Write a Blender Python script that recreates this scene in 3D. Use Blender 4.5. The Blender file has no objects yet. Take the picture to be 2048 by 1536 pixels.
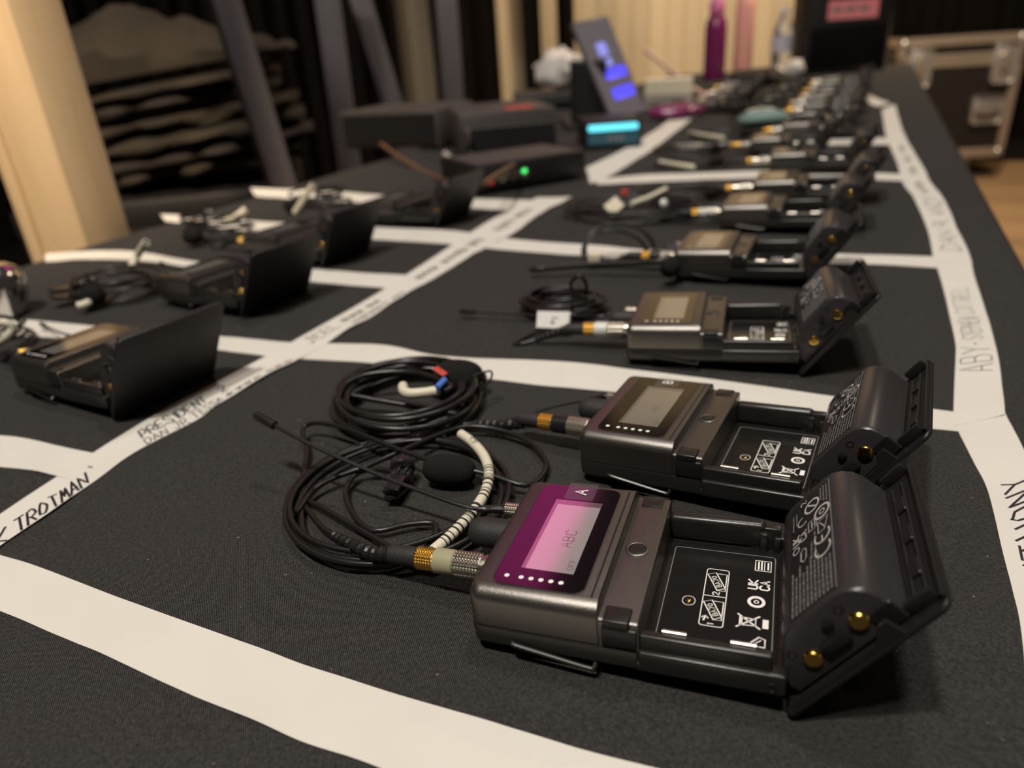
import bpy, bmesh, math, random
from mathutils import Vector, Matrix, noise
PI = math.pi
SC = bpy.context.scene
COL = SC.collection
MM = 0.001                                       # everything below is written in millimetres

# ------------------------------------------------------------------ camera
F_PX, CX, CY = 1434.0, 1024.0, 768.0
CAM_H, PITCH, ROLL = 165.5, math.radians(25.63), math.radians(-4.15)
_f = Vector((0, math.cos(PITCH), -math.sin(PITCH)))
_r0 = Vector((1, 0, 0)); _u0 = _r0.cross(_f)
_r = math.cos(ROLL) * _r0 + math.sin(ROLL) * _u0
_u = -math.sin(ROLL) * _r0 + math.cos(ROLL) * _u0
CAM = Vector((0, 0, CAM_H))
cd = bpy.data.cameras.new('camera')
cd.sensor_fit = 'HORIZONTAL'; cd.sensor_width = 9.8; cd.lens = F_PX / 2048 * 9.8
cd.clip_start = 0.01; cd.clip_end = 60
cd.dof.use_dof = True; cd.dof.focus_distance = 0.240; cd.dof.aperture_fstop = 2.1
cam = bpy.data.objects.new('camera', cd); COL.objects.link(cam)
R3 = Matrix((_r, _u, -_f)).transposed()
cam.matrix_world = Matrix.Translation(CAM * MM) @ R3.to_4x4()
SC.camera = cam

def ray(px, py): return _f + (px - CX) / F_PX * _r - (py - CY) / F_PX * _u
def unp(px, py, z=0.0):                          # the point of height z that is seen at a pixel
    d = ray(px, py); return CAM + d * ((z - CAM_H) / d.z)
def at(px, py, Y):                               # the point at distance Y in front that is seen at a pixel
    d = ray(px, py); return CAM + d * (Y / d.y)

# ------------------------------------------------------------------ world and lamps of the room, plus added lights
W = bpy.data.worlds.new('dim_backstage'); SC.world = W; W.use_nodes = True
W.node_tree.nodes['Background'].inputs[0].default_value = (1.0, 0.86, 0.78, 1)
W.node_tree.nodes['Background'].inputs[1].default_value = 0.035
def lamp(name, loc, target, power, size, color, spread=180):
    l = bpy.data.lights.new(name, 'AREA'); l.shape = 'DISK'; l.size = size; l.energy = power; l.color = color
    l.spread = math.radians(spread)
    o = bpy.data.objects.new(name, l); COL.objects.link(o)
    o.location = Vector(loc) * MM
    o.rotation_euler = ((Vector(target) - Vector(loc))).to_track_quat('-Z', 'Y').to_euler()
    return o
WARM = (1.0, 0.94, 0.86)
lamp('ceiling_lamp_over_near_table', (-560, -400, 2350), (60, 260, 0), 42, 0.16, WARM)
lamp('ceiling_lamp_beside', (-230, -620, 2400), (60, 260, 0), 17, 0.14, WARM)
lamp('added_light_over_far_table', (420, 780, 2400), (640, 1250, 0), 17, 0.2, WARM)  # added light, keeps the far end as bright as the near
lamp('added_light_on_wood_wall', (1700, 2600, 2200), (1100, 5200, 300), 85, 0.3, (1.0, 0.78, 0.52))  # added light out of view, warms the boards of the back wall
lamp('added_light_on_post', (-500, -300, 1800), (-650, 860, 420), 3.6, 0.12, (1.0, 0.74, 0.48), 34)  # added light out of view, brightens the pine post
lamp('added_light_over_cases', (2300, 3000, 2500), (2500, 4300, -600), 32, 0.25, (1.0, 0.78, 0.55))  # added light out of view, lifts the flight case from the dark

SC.view_settings.view_transform = 'Standard'; SC.view_settings.look = 'None'
SC.view_settings.exposure = 0.0; SC.view_settings.gamma = 1.0; SC.view_settings.use_curve_mapping = False

# ------------------------------------------------------------------ materials
def new_mat(name):
    m = bpy.data.materials.new(name); m.use_nodes = True
    return m, m.node_tree, m.node_tree.nodes['Principled BSDF']
def mat(name, col, rough=0.5, metal=0.0, spec=0.5, var=0.0, vscale=40, bump=0.0, bscale=2000, emit=None, estr=0.0,
        trans=0.0, coat=0.0, rvar=0.0, alpha=1.0, ior=1.45, sheen=0.0):
    m, nt, b = new_mat(name)
    b.inputs['Base Color'].default_value = (*col, 1); b.inputs['Roughness'].default_value = rough
    b.inputs['Metallic'].default_value = metal; b.inputs['Specular IOR Level'].default_value = spec
    b.inputs['IOR'].default_value = ior; b.inputs['Coat Weight'].default_value = coat
    b.inputs['Transmission Weight'].default_value = trans; b.inputs['Alpha'].default_value = alpha
    if sheen: b.inputs['Sheen Weight'].default_value = sheen
    if emit: b.inputs['Emission Color'].default_value = (*emit, 1); b.inputs['Emission Strength'].default_value = estr
    tc = nt.nodes.new('ShaderNodeTexCoord')
    if var or rvar:
        n = nt.nodes.new('ShaderNodeTexNoise'); n.inputs['Scale'].default_value = vscale; n.inputs['Detail'].default_value = 4
        nt.links.new(tc.outputs['Object'], n.inputs['Vector'])
        if var:
            r = nt.nodes.new('ShaderNodeMix'); r.data_type = 'RGBA'
            r.inputs['A'].default_value = (*[max(0, c * (1 - var)) for c in col], 1)
            r.inputs['B'].default_value = (*[min(1, c * (1 + var)) for c in col], 1)
            nt.links.new(n.outputs['Fac'], r.inputs['Factor']); nt.links.new(r.outputs['Result'], b.inputs['Base Color'])
        if rvar:
            mr = nt.nodes.new('ShaderNodeMapRange'); mr.inputs['To Min'].default_value = max(0.02, rough - rvar); mr.inputs['To Max'].default_value = rough + rvar
            nt.links.new(n.outputs['Fac'], mr.inputs['Value']); nt.links.new(mr.outputs['Result'], b.inputs['Roughness'])
    if bump:
        n2 = nt.nodes.new('ShaderNodeTexNoise'); n2.inputs['Scale'].default_value = bscale; n2.inputs['Detail'].default_value = 2
        bp = nt.nodes.new('ShaderNodeBump'); bp.inputs['Strength'].default_value = bump; bp.inputs['Distance'].default_value = 0.0003
        nt.links.new(tc.outputs['Object'], n2.inputs['Vector']); nt.links.new(n2.outputs['Fac'], bp.inputs['Height'])
        nt.links.new(bp.outputs['Normal'], b.inputs['Normal'])
    return m

def cloth_mat(name, col, pitch_mm, ang, strength=0.5, hi=2.4):
    m, nt, b = new_mat(name)
    N = nt.nodes.new; L = nt.links.new
    tc = N('ShaderNodeTexCoord'); mp = N('ShaderNodeMapping'); mp.inputs['Rotation'].default_value = (0, 0, ang)
    L(tc.outputs['Object'], mp.inputs['Vector'])
    w1 = N('ShaderNodeTexWave'); w1.bands_direction = 'X'; w1.inputs['Scale'].default_value = 0.314 / (pitch_mm * MM)
    w1.inputs['Distortion'].default_value = 0.6; w1.inputs['Detail'].default_value = 1; w1.inputs['Detail Scale'].default_value = 3
    w2 = N('ShaderNodeTexWave'); w2.bands_direction = 'Y'; w2.inputs['Scale'].default_value = 0.314 / (pitch_mm * 0.75 * MM)
    w2.inputs['Distortion'].default_value = 1.0; w2.inputs['Detail Scale'].default_value = 2
    L(mp.outputs['Vector'], w1.inputs['Vector']); L(mp.outputs['Vector'], w2.inputs['Vector'])
    mx = N('ShaderNodeMath'); mx.operation = 'MULTIPLY_ADD'; mx.inputs[1].default_value = 0.22
    L(w2.outputs['Fac'], mx.inputs[0]); L(w1.outputs['Fac'], mx.inputs[2])
    bp = N('ShaderNodeBump'); bp.inputs['Strength'].default_value = strength; bp.inputs['Distance'].default_value = 0.00022
    L(mx.outputs[0], bp.inputs['Height']); L(bp.outputs['Normal'], b.inputs['Normal'])
    n = N('ShaderNodeTexNoise'); n.inputs['Scale'].default_value = 900; n.inputs['Detail'].default_value = 3; L(tc.outputs['Object'], n.inputs['Vector'])
    cr = N('ShaderNodeMath'); cr.operation = 'MULTIPLY'; L(n.outputs['Fac'], cr.inputs[0]); L(mx.outputs[0], cr.inputs[1])
    mr = N('ShaderNodeMapRange'); mr.inputs['From Min'].default_value = 0.15; mr.inputs['From Max'].default_value = 0.75
    L(cr.outputs[0], mr.inputs['Value'])
    r = N('ShaderNodeMix'); r.data_type = 'RGBA'
    r.inputs['A'].default_value = (*[c * 0.55 for c in col], 1); r.inputs['B'].default_value = (*[c * hi for c in col], 1)  # thread highlights are put into the colour along the weave
    L(mr.outputs['Result'], r.inputs['Factor'])
    # lint specks
    v = N('ShaderNodeTexNoise'); v.inputs['Scale'].default_value = 420; v.inputs['Detail'].default_value = 2; L(tc.outputs['Object'], v.inputs['Vector'])
    th = N('ShaderNodeMapRange'); th.inputs['From Min'].default_value = 0.76; th.inputs['From Max'].default_value = 0.80; L(v.outputs['Fac'], th.inputs['Value'])
    r2 = N('ShaderNodeMix'); r2.data_type = 'RGBA'; r2.inputs['B'].default_value = (0.3, 0.28, 0.25, 1)
    L(th.outputs['Result'], r2.inputs['Factor']); L(r.outputs['Result'], r2.inputs['A'])
    L(r2.outputs['Result'], b.inputs['Base Color'])
    b.inputs['Roughness'].default_value = 0.85; b.inputs['Specular IOR Level'].default_value = 0.2
    return m

def wood_mat(name, c0, c1, scale=6.0, rough=0.6, axis=2):
    m, nt, b = new_mat(name); N = nt.nodes.new; L = nt.links.new
    tc = N('ShaderNodeTexCoord'); mp = N('ShaderNodeMapping')
    s = [scale * 6] * 3; s[axis] = scale * 0.5; mp.inputs['Scale'].default_value = s
    L(tc.outputs['Object'], mp.inputs['Vector'])
    n = N('ShaderNodeTexNoise'); n.inputs['Scale'].default_value = 2.0; n.inputs['Detail'].default_value = 6; n.inputs['Distortion'].default_value = 0.8
    L(mp.outputs['Vector'], n.inputs['Vector'])
    r = N('ShaderNodeMix'); r.data_type = 'RGBA'; r.inputs['A'].default_value = (*c0, 1); r.inputs['B'].default_value = (*c1, 1)
    L(n.outputs['Fac'], r.inputs['Factor'])
    oi = N('ShaderNodeObjectInfo'); hs = N('ShaderNodeHueSaturation'); mr = N('ShaderNodeMapRange')
    mr.inputs['To Min'].default_value = 0.8; mr.inputs['To Max'].default_value = 1.15
    L(oi.outputs['Random'], mr.inputs['Value']); L(mr.outputs['Result'], hs.inputs['Value']); L(r.outputs['Result'], hs.inputs['Color'])
    L(hs.outputs['Color'], b.inputs['Base Color']); b.inputs['Roughness'].default_value = rough
    return m

M = {}
M['cloth'] = cloth_mat('black_twill', (0.024, 0.0228, 0.0215), 0.58, math.radians(-17), 0.7, 3.6)
M['tape'] = mat('white_matte_tape', (0.66, 0.625, 0.56), 0.55, spec=0.35, var=0.05, vscale=30, bump=0.12, bscale=900)
M['ink'] = mat('marker_ink', (0.012, 0.010, 0.016), 0.5)
M['body'] = mat('grey_bronze_metallic', (0.190, 0.177, 0.160), 0.35, metal=0.95, var=0.4, vscale=3200, bump=0.26, bscale=3600)
M['shell'] = mat('charcoal_plastic', (0.016, 0.015, 0.0135), 0.30, spec=0.6, bump=0.08, bscale=2500)
M['dark'] = mat('black_plastic', (0.012, 0.0115, 0.011), 0.38, spec=0.5, bump=0.03)
M['satin'] = mat('black_satin_plastic', (0.016, 0.015, 0.016), 0.30, spec=0.5)
M['floorpl'] = mat('bay_floor_gloss', (0.010, 0.0095, 0.009), 0.22, spec=0.5)
M['battery'] = mat('battery_casing', (0.029, 0.027, 0.028), 0.33, spec=0.5, bump=0.02)
M['lid'] = mat('lid_plastic', (0.014, 0.013, 0.013), 0.45, spec=0.4, rvar=0.1, vscale=120)
M['rubber'] = mat('textured_rubber', (0.020, 0.019, 0.019), 0.6, bump=0.5, bscale=1400)
M['glass'] = mat('display_glass', (0.004, 0.0035, 0.004), 0.10, spec=0.5, ior=1.45)
M['lcdback'] = mat('lcd_edge_shade', (0.075, 0.072, 0.066), 0.10, spec=0.5, ior=2.2)  # darker border: shade of the sunken LCD put into the colour
M['lcd'] = mat('lcd_panel', (0.13, 0.126, 0.113), 0.10, spec=0.5, ior=2.5)
M['lcdlit'] = mat('lcd_panel_lit', (0.19, 0.185, 0.17), 0.10, spec=0.5, ior=2.5, emit=(1.0, 0.96, 0.88), estr=0.07)
M['lcdink'] = mat('lcd_segment', (0.085, 0.075, 0.09), 0.12, spec=0.5, ior=2.3)
M['white'] = mat('white_print', (0.82, 0.79, 0.74), 0.45)
M['print'] = mat('grey_print', (0.50, 0.48, 0.45), 0.5)
M['fine'] = mat('fine_print', (0.20, 0.19, 0.18), 0.5)
M['gold'] = mat('gold_contact', (0.72, 0.45, 0.10), 0.20, metal=1.0)
M['goldk'] = mat('gold_collar', (0.70, 0.42, 0.09), 0.33, metal=1.0)
M['nickel'] = mat('nickel', (0.62, 0.57, 0.48), 0.26, metal=1.0)
M['band'] = mat('clear_olive_sleeve', (0.34, 0.32, 0.20), 0.25, spec=0.6)
M['blackband'] = mat('black_sleeve', (0.012, 0.012, 0.014), 0.3)
M['whiteband'] = mat('white_sleeve', (0.62, 0.62, 0.57), 0.35)
M['cable'] = mat('black_cable', (0.012, 0.0115, 0.011), 0.30, spec=0.5)
M['whip'] = mat('antenna_rubber', (0.013, 0.012, 0.012), 0.36)
M['steel'] = mat('dark_wire', (0.030, 0.028, 0.026), 0.28, metal=0.6)
M['tube'] = mat('ivory_marker_tube', (0.66, 0.61, 0.47), 0.42)
M['foam'] = mat('foam_windscreen', (0.014, 0.0135, 0.013), 0.95, bump=1.0, bscale=900, spec=0.1)
M['clear'] = mat('clear_tape', (0.25, 0.24, 0.25), 0.05, alpha=0.08, spec=0.6)
M['red'] = mat('red_tape', (0.55, 0.06, 0.035), 0.5)
M['blue'] = mat('blue_sleeve', (0.07, 0.17, 0.55), 0.4)
M['post'] = wood_mat('pine_lumber', (0.47, 0.335, 0.185), (0.68, 0.52, 0.325), 3.0)
M['wallwood'] = wood_mat('pale_wall_boards', (0.56, 0.44, 0.28), (0.72, 0.60, 0.42), 2.0)
M['floorwood'] = wood_mat('floor_boards', (0.26, 0.155, 0.075), (0.42, 0.27, 0.14), 2.0, axis=0)
M['drape'] = mat('black_drape', (0.0055, 0.0045, 0.0043), 0.9, spec=0.1, var=0.3, vscale=8)
M['steelbar'] = mat('grey_steel_light_tint', (0.085, 0.074, 0.080), 0.5, var=0.15, vscale=10)  # slight purple tint puts magenta light on the bars into the colour
M['gear'] = mat('grey_gear_case', (0.060, 0.055, 0.050), 0.45, var=0.1)
M['black'] = mat('plain_black', (0.010, 0.0095, 0.0095), 0.5)
M['alu'] = mat('warm_aluminium', (0.50, 0.42, 0.35), 0.42, metal=0.75, rvar=0.08)
M['zinc'] = mat('zinc_fitting', (0.52, 0.50, 0.48), 0.38, metal=0.8)
M['laminate'] = mat('black_laminate', (0.012, 0.0095, 0.008), 0.5)
M['tissue'] = mat('white_tissue', (0.66, 0.61, 0.56), 0.9)
M['coral'] = mat('coral_bottle', (0.88, 0.42, 0.33), 0.4)
M['magenta'] = mat('magenta_bottle', (0.20, 0.022, 0.10), 0.25)
M['pinkcap'] = mat('pink_cap', (0.72, 0.20, 0.38), 0.35)
M['pinklab'] = mat('pink_label', (0.80, 0.24, 0.25), 0.6)
M['water'] = mat('clear_bottle', (0.93, 0.95, 0.98), 0.05, trans=0.85, ior=1.2)
M['teal'] = mat('teal_fabric', (0.17, 0.26, 0.235), 0.7)
M['beige'] = mat('beige_card', (0.64, 0.57, 0.42), 0.6)
M['copper'] = mat('tan_wire', (0.13, 0.07, 0.035), 0.45)
M['greywire'] = mat('grey_wire', (0.34, 0.30, 0.27), 0.45)
M['camo'] = mat('brown_canvas', (0.030, 0.023, 0.014), 0.9, var=0.6, vscale=9)
M['canvas2'] = mat('dark_canvas', (0.028, 0.022, 0.018), 0.9, var=0.4, vscale=9)
M['chrome'] = mat('polished_steel', (0.62, 0.60, 0.58), 0.16, metal=1.0)
M['screen'] = mat('tablet_screen_dim', (0.03, 0.028, 0.03), 0.2, emit=(0.30, 0.24, 0.25), estr=0.35)
M['ui_blue'] = mat('screen_blue', (0.02, 0.02, 0.2), 0.3, emit=(0.10, 0.08, 0.95), estr=1.2)
M['ui_pale'] = mat('screen_pale_blue', (0.1, 0.1, 0.3), 0.3, emit=(0.30, 0.33, 0.85), estr=0.8)
M['cyan'] = mat('cyan_light_bar', (0.05, 0.3, 0.35), 0.3, emit=(0.16, 0.80, 0.95), estr=1.3)
M['cyandim'] = mat('small_screen', (0.02, 0.05, 0.06), 0.2, emit=(0.02, 0.07, 0.09), estr=0.5)
M['led_green'] = mat('green_led', (0.02, 0.3, 0.05), 0.3, emit=(0.06, 0.85, 0.16), estr=2.2)
M['led_red'] = mat('red_led', (0.35, 0.03, 0.02), 0.3, emit=(0.75, 0.06, 0.04), estr=0.25)
M['wash'] = mat('magenta_stage_light', (0.1, 0.0, 0.06), 0.5, emit=(0.95, 0.07, 0.42), estr=2.3)
M['tabletop'] = mat('grey_laminate', (0.25, 0.24, 0.23), 0.5)

# ------------------------------------------------------------------ mesh helpers (millimetres)
class B:
    def __init__(s): s.bm = bmesh.new()
    def _join(s, t, mtx=None):
        if mtx: t.transform(mtx)
        me = bpy.data.meshes.new('t'); t.to_mesh(me); t.free(); s.bm.from_mesh(me); bpy.data.meshes.remove(me); return s
    def box(s, x0, x1, y0, y1, z0, z1, bev=0, seg=2, mtx=None):
        t = bmesh.new(); bmesh.ops.create_cube(t, size=1)
        for v in t.verts: v.co = Vector((x0 + (v.co.x + .5) * (x1 - x0), y0 + (v.co.y + .5) * (y1 - y0), z0 + (v.co.z + .5) * (z1 - z0)))
        if bev: bmesh.ops.bevel(t, geom=list(t.edges), offset=bev, segments=seg, profile=0.5, affect='EDGES')
        return s._join(t, mtx)
    def loft(s, rings, cap0=True, cap1=True, closed=True):
        bm = s.bm; vs = [[bm.verts.new(p) for p in r] for r in rings]
        for a, b in zip(vs, vs[1:]):
            n = len(a)
            for i in range(n if closed else n - 1):
                j = (i + 1) % n; bm.faces.new((a[i], a[j], b[j], b[i]))
        if cap0: bm.faces.new(list(reversed(vs[0])))
        if cap1: bm.faces.new(vs[-1])
        return s
    def tube(s, pts, r, n=8, flat=None):
        pts = [Vector(p) for p in pts]; rs = r if isinstance(r, (list, tuple)) else [r] * len(pts)
        rings = []; up = None
        for i, p in enumerate(pts):
            d = (pts[min(i + 1, len(pts) - 1)] - pts[max(i - 1, 0)])
            d = d.normalized() if d.length > 1e-9 else Vector((1, 0, 0))
            if up is None: up = d.orthogonal().normalized()
            up = (up - d * up.dot(d)); up = up.normalized() if up.length > 1e-6 else d.orthogonal().normalized()
            sd = d.cross(up)
            rings.append([p + (up * math.cos(k * 2 * PI / n) + sd * math.sin(k * 2 * PI / n)) * rs[i] for k in range(n)])
        return s.loft(rings)
    def lathe(s, prof, o=(0, 0, 0), ax=(0, 0, 1), n=24):         # prof: (distance along axis, radius)
        o = Vector(o); ax = Vector(ax).normalized(); e = ax.orthogonal().normalized(); g = ax.cross(e)
        return s.loft([[o + ax * h + (e * math.cos(k * 2 * PI / n) + g * math.sin(k * 2 * PI / n)) * max(r, 0.001) for k in range(n)] for h, r in prof])
    def knurl(s, o, ax, length, r, n=26, depth=0.22, rows=7):      # rows of small pyramids
        o = Vector(o); ax = Vector(ax).normalized(); e = ax.orthogonal().normalized(); g = ax.cross(e); rows += 1 - rows % 2; n += n % 2
        def ring(h, f): return [o + ax * h + (e * math.cos(k * 2 * PI / n) + g * math.sin(k * 2 * PI / n)) * f(k) for k in range(n)]
        rings = [ring(0, lambda k: r - .45)]
        for i in range(rows + 1): rings.append(ring(length * (0.03 + 0.94 * i / rows), lambda k: r if (k % 2 and i % 2) else r - depth))
        rings.append(ring(length, lambda k: r - .45))
        return s.loft(rings)
    def prism(s, poly, y0, y1, bev=0, axis='y'):                  # poly in (x, z), extruded along y
        def P(a, b, t): return (a, t, b) if axis == 'y' else (a, b, t)
        def inset(pl, d):
            n = len(pl); out = []
            cx = sum(p[0] for p in pl) / n; cy = sum(p[1] for p in pl) / n
            for x, y in pl:
                l = math.hypot(x - cx, y - cy) or 1; out.append((x - (x - cx) / l * d, y - (y - cy) / l * d))
            return out
        if bev:
            rings = [None] * 8
            for q in range(4):
                w = q / 3 * PI / 2; ins = bev * (1 - math.sin(w)); dep = bev * (1 - math.cos(w))
                rings[q] = [P(x, z, y0 + dep) for x, z in inset(poly, ins)]
                rings[7 - q] = [P(x, z, y1 - dep) for x, z in inset(poly, ins)]
            return s.loft(rings)
        return s.loft([[P(x, z, y0) for x, z in poly], [P(x, z, y1) for x, z in poly]])
    def disc(s, c, nrm, r, n=16, th=0.05):
        return s.lathe([(0, r), (th, r)], c, nrm, n)
    def ribbon(s, pts, w, nrm=(0, 0, 1), cap=True):               # flat pen stroke
        nrm = Vector(nrm); pts = [Vector(p) for p in pts]; n = len(pts); L = []; Rr = []
        for i, p in enumerate(pts):
            d = pts[min(i + 1, n - 1)] - pts[max(i - 1, 0)]
            if d.length < 1e-9: d = Vector((1, 0, 0))
            sd = nrm.cross(d.normalized()).normalized() * (w / 2)
            e = Vector((0, 0, 0))
            if cap and i == 0: e = -d.normalized() * w * .35
            if cap and i == n - 1: e = d.normalized() * w * .35
            L.append(s.bm.verts.new(p + sd + e)); Rr.append(s.bm.verts.new(p - sd + e))
        for i in range(n - 1): s.bm.faces.new((Rr[i], Rr[i + 1], L[i + 1], L[i]))
        return s
    def quad(s, a, b, c, d): s.bm.faces.new([s.bm.verts.new(p) for p in (a, b, c, d)]); return s
    def mesh(s, name, sharp=35, fix=True):
        bm = s.bm
        if fix: bmesh.ops.recalc_face_normals(bm, faces=list(bm.faces))
        bm.transform(Matrix.Scale(MM, 4))
        me = bpy.data.meshes.new(name); bm.to_mesh(me); bm.free()
        for p in me.polygons: p.use_smooth = True
        me.set_sharp_from_angle(angle=math.radians(sharp))
        return me

def link(name, me, m, parent=None):
    o = bpy.data.objects.new(name, me); COL.objects.link(o)
    if m is not None and me is not None and not me.materials: me.materials.append(M[m] if isinstance(m, str) else m)
    if parent is not None: o.parent = parent
    return o
def obj(name, b, m, parent=None, sharp=35, fix=True): return link(name, b.mesh(name, sharp, fix), m, parent)
def tag(o, label, cat, group=None):
    o['label'] = label; o['category'] = cat
    if group: o['group'] = group
    return o
def struct(o): o['kind'] = 'structure'; return o
def thing(name, label, cat, mtx=None, group=None):
    o = bpy.data.objects.new(name, None); COL.objects.link(o); o.empty_display_size = 0.02
    if mtx is not None: o.matrix_world = mtx
    return tag(o, label, cat, group)
CACHE = {}
def cpart(name, key, build, m, parent, sharp=35, fix=True):       # a part whose mesh is shared by all the copies
    if key not in CACHE: CACHE[key] = build().mesh(name, sharp, fix)
    return link(name, CACHE[key], m, parent)
def rrect(x0, x1, y0, y1, rad, z, seg=5):
    r = rad if isinstance(rad, (list, tuple)) else [rad] * 4
    out = []
    for (cx, cy, a0, q) in ((x1, y0, -PI / 2, r[0]), (x1, y1, 0, r[1]), (x0, y1, PI / 2, r[2]), (x0, y0, PI, r[3])):
        sx = -1 if cx == x1 else 1; sy = 1 if cy == y0 else -1
        for k in range(seg + 1):
            a = a0 + k / seg * PI / 2; out.append(Vector((cx + sx * q + q * math.cos(a), cy + sy * q + q * math.sin(a), z)))
    return out
def crom(pts, n=8):                                               # Catmull-Rom through the points
    pts = [Vector(p) for p in pts]; out = []
    for i in range(len(pts) - 1):
        p0 = pts[max(i - 1, 0)]; p1 = pts[i]; p2 = pts[i + 1]; p3 = pts[min(i + 2, len(pts) - 1)]
        for k in range(n):
            t = k / n
            out.append(0.5 * ((2 * p1) + (p2 - p0) * t + (2 * p0 - 5 * p1 + 4 * p2 - p3) * t * t + (3 * p1 - p0 - 3 * p2 + p3) * t ** 3))
    out.append(pts[-1]); return out
def frame_mtx(x, y, z, yaw, pit=0.0, rol=0.0):                    # x along the length, tilts as measured
    ex = Vector((math.cos(yaw), math.sin(yaw), math.tan(pit))).normalized()
    ey = Vector((-math.sin(yaw), math.cos(yaw), math.tan(rol))); ey = (ey - ex * ey.dot(ex)).normalized(); ez = ex.cross(ey)
    m = Matrix((ex, ey, ez)).transposed().to_4x4(); m.translation = Vector((x, y, z)) * MM
    return m

# stroke letters in a 4 x 6 box
GL = {'A': ['0,0 2,6 4,0', '.8,2.2 3.2,2.2'], 'B': ['0,0 0,6 2.6,6 3.5,5.2 3.5,3.9 2.6,3.1 0,3.1', '2.6,3.1 3.9,2.3 3.9,.8 2.8,0 0,0'],
 'C': ['4,5 3,6 1,6 0,5 0,1 1,0 3,0 4,1'], 'D': ['0,0 0,6 2.4,6 4,4.4 4,1.6 2.4,0 0,0'], 'E': ['4,6 0,6 0,0 4,0', '0,3.1 3,3.1'],
 'F': ['4,6 0,6 0,0', '0,3.1 3,3.1'], 'G': ['4,5 3,6 1,6 0,5 0,1 1,0 3,0 4,1 4,2.8 2.4,2.8'], 'H': ['0,0 0,6', '4,0 4,6', '0,3 4,3'],
 'I': ['2,0 2,6'], 'J': ['3.4,6 3.4,1 2.4,0 1,0 0,1.2', '1.6,6 4,6'], 'K': ['0,0 0,6', '4,6 0,2.6 4,0'], 'L': ['0,6 0,0 3.6,0'],
 'M': ['0,0 .4,6 2,2 3.6,6 4,0'], 'N': ['0,0 0,6 4,0 4,6'], 'O': ['2,6 .5,5 0,3 .5,1 2,0 3.5,1 4,3 3.5,5 2,6'], 'P': ['0,0 0,6 2.6,6 3.8,5 3.8,3.8 2.6,2.9 0,2.9'],
 'R': ['0,0 0,6 2.6,6 3.8,5 3.8,3.8 2.6,2.9 0,2.9', '1.8,2.9 4,0'], 'S': ['3.9,5.2 3,6 1,6 0,5 .6,3.6 3.4,2.6 4,1.2 3,0 1,0 0,.9'],
 'T': ['0,6 4,6', '2,6 2,0'], 'U': ['0,6 0,1 1,0 3,0 4,1 4,6'], 'Y': ['0,6 2,3', '4,6 2,3 2,0'], 'Z': ['0,6 4,6 0,0 4,0'],
 '2': ['0,5 1,6 3,6 4,5 4,4 0,0 4,0'], '1': ['1,5 2,6 2,0'], '0': ['2,6 .5,5 0,3 .5,1 2,0 3.5,1 4,3 3.5,5 2,6'], '7': ['0,6 4,6 1.5,0'],
 '9': ['4,3.4 1,3 0,4.4 1,6 3,6 4,4.6 4,3 3,0'], '6': ['3,6 0,3 0,1 1,0 3,0 4,1 4,2 3,3 0,2.4'], '-': ['.8,3 3.2,3'], '.': ['1.6,0 2.2,0'], '&': ['4,0 .8,4.6 1.6,6 2.6,5 0,1.6 1,0 2.6,.4 4,2.6'],
 '~': ['0,2.6 .6,5 1.1,1.4 1.8,5 2.3,1 3,4.6 3.4,1.6 4,4']}
def strokes(txt, adv=5.6, jit=0.0, rnd=None):
    out = []; x = 0.0
    for ch in txt:
        for st in GL.get(ch, []):
            q = [tuple(map(float, p.split(','))) for p in st.split()]
            if jit: q = [(a + rnd.uniform(-jit, jit), b + rnd.uniform(-jit, jit)) for a, b in q]
            out.append([(x + a, b) for a, b in q])
        x += adv if ch not in ' I' else adv * .6
    return out, max(x - (adv - 4), 1)
def flat_text(b, txt, o, du, dv, hgt, w, nrm):                    # print on a plane: o lower left, du reading direction, dv up
    o = Vector(o); du = Vector(du).normalized(); dv = Vector(dv).normalized(); k = hgt / 6.0
    st, _ = strokes(txt)
    for q in st: b.ribbon([o + du * (x * k) + dv * (y * k) for x, y in q], w, nrm)
    return b

# ------------------------------------------------------------------ the table frame
YAW = math.radians(26.5)
TT = Vector((math.sin(YAW), math.cos(YAW), 0)); TC = Vector((math.cos(YAW), -math.sin(YAW), 0))
def tp(c, t, z=0.0): return TC * c + TT * t + Vector((0, 0, z))
EDGE_L, EDGE_R, END_T, START_T = -722.0, 110.0, 3050.0, -420.0
def cloth_z(x, y):
    v = Vector((x, y, 0))
    return -1.2 + 0.85 * noise.noise(v * 0.011) + 0.30 * noise.noise(v * 0.028 + Vector((7, 3, 1))) + 0.1 * noise.noise(v * 0.07)

# ------------------------------------------------------------------ the setting: floor, walls
FLOOR_Z = -752.0
fb = B(); fb.box(-5000, 6500, -2500, 9000, FLOOR_Z - 60, FLOOR_Z - 14); floor = struct(obj('floor', fb, M['laminate']))
def _plank(): return B().box(-1500, 1500, -69, 69, -14, 0, 1.5, 1)
for i in range(44):
    for j in range(2):
        o = cpart('plank', 'plank', _plank, 'floorwood', floor)
        p = tp(-150 + j * 3004 + (i % 3) * 300 + 400, -500 + i * 142, FLOOR_Z); o.location = p * MM; o.rotation_euler = (0, 0, -YAW)
wb = B(); wb.box(-5000, 6500, 5700, 5760, FLOOR_Z, 2600); wall = struct(obj('wall_back', wb, M['drape']))
def _board(): return B().box(-61, 61, -20, 0, 0, 3300, 2, 1)
for i in range(30):
    o = cpart('board', 'board', _board, 'wallwood', wall); o.location = Vector((-1150 + i * 125, 5699, FLOOR_Z)) * MM
wl = B(); wl.box(-3060, -3000, -2500, 5760, FLOOR_Z, 2600); struct(obj('wall_left', wl, M['drape']))

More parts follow.
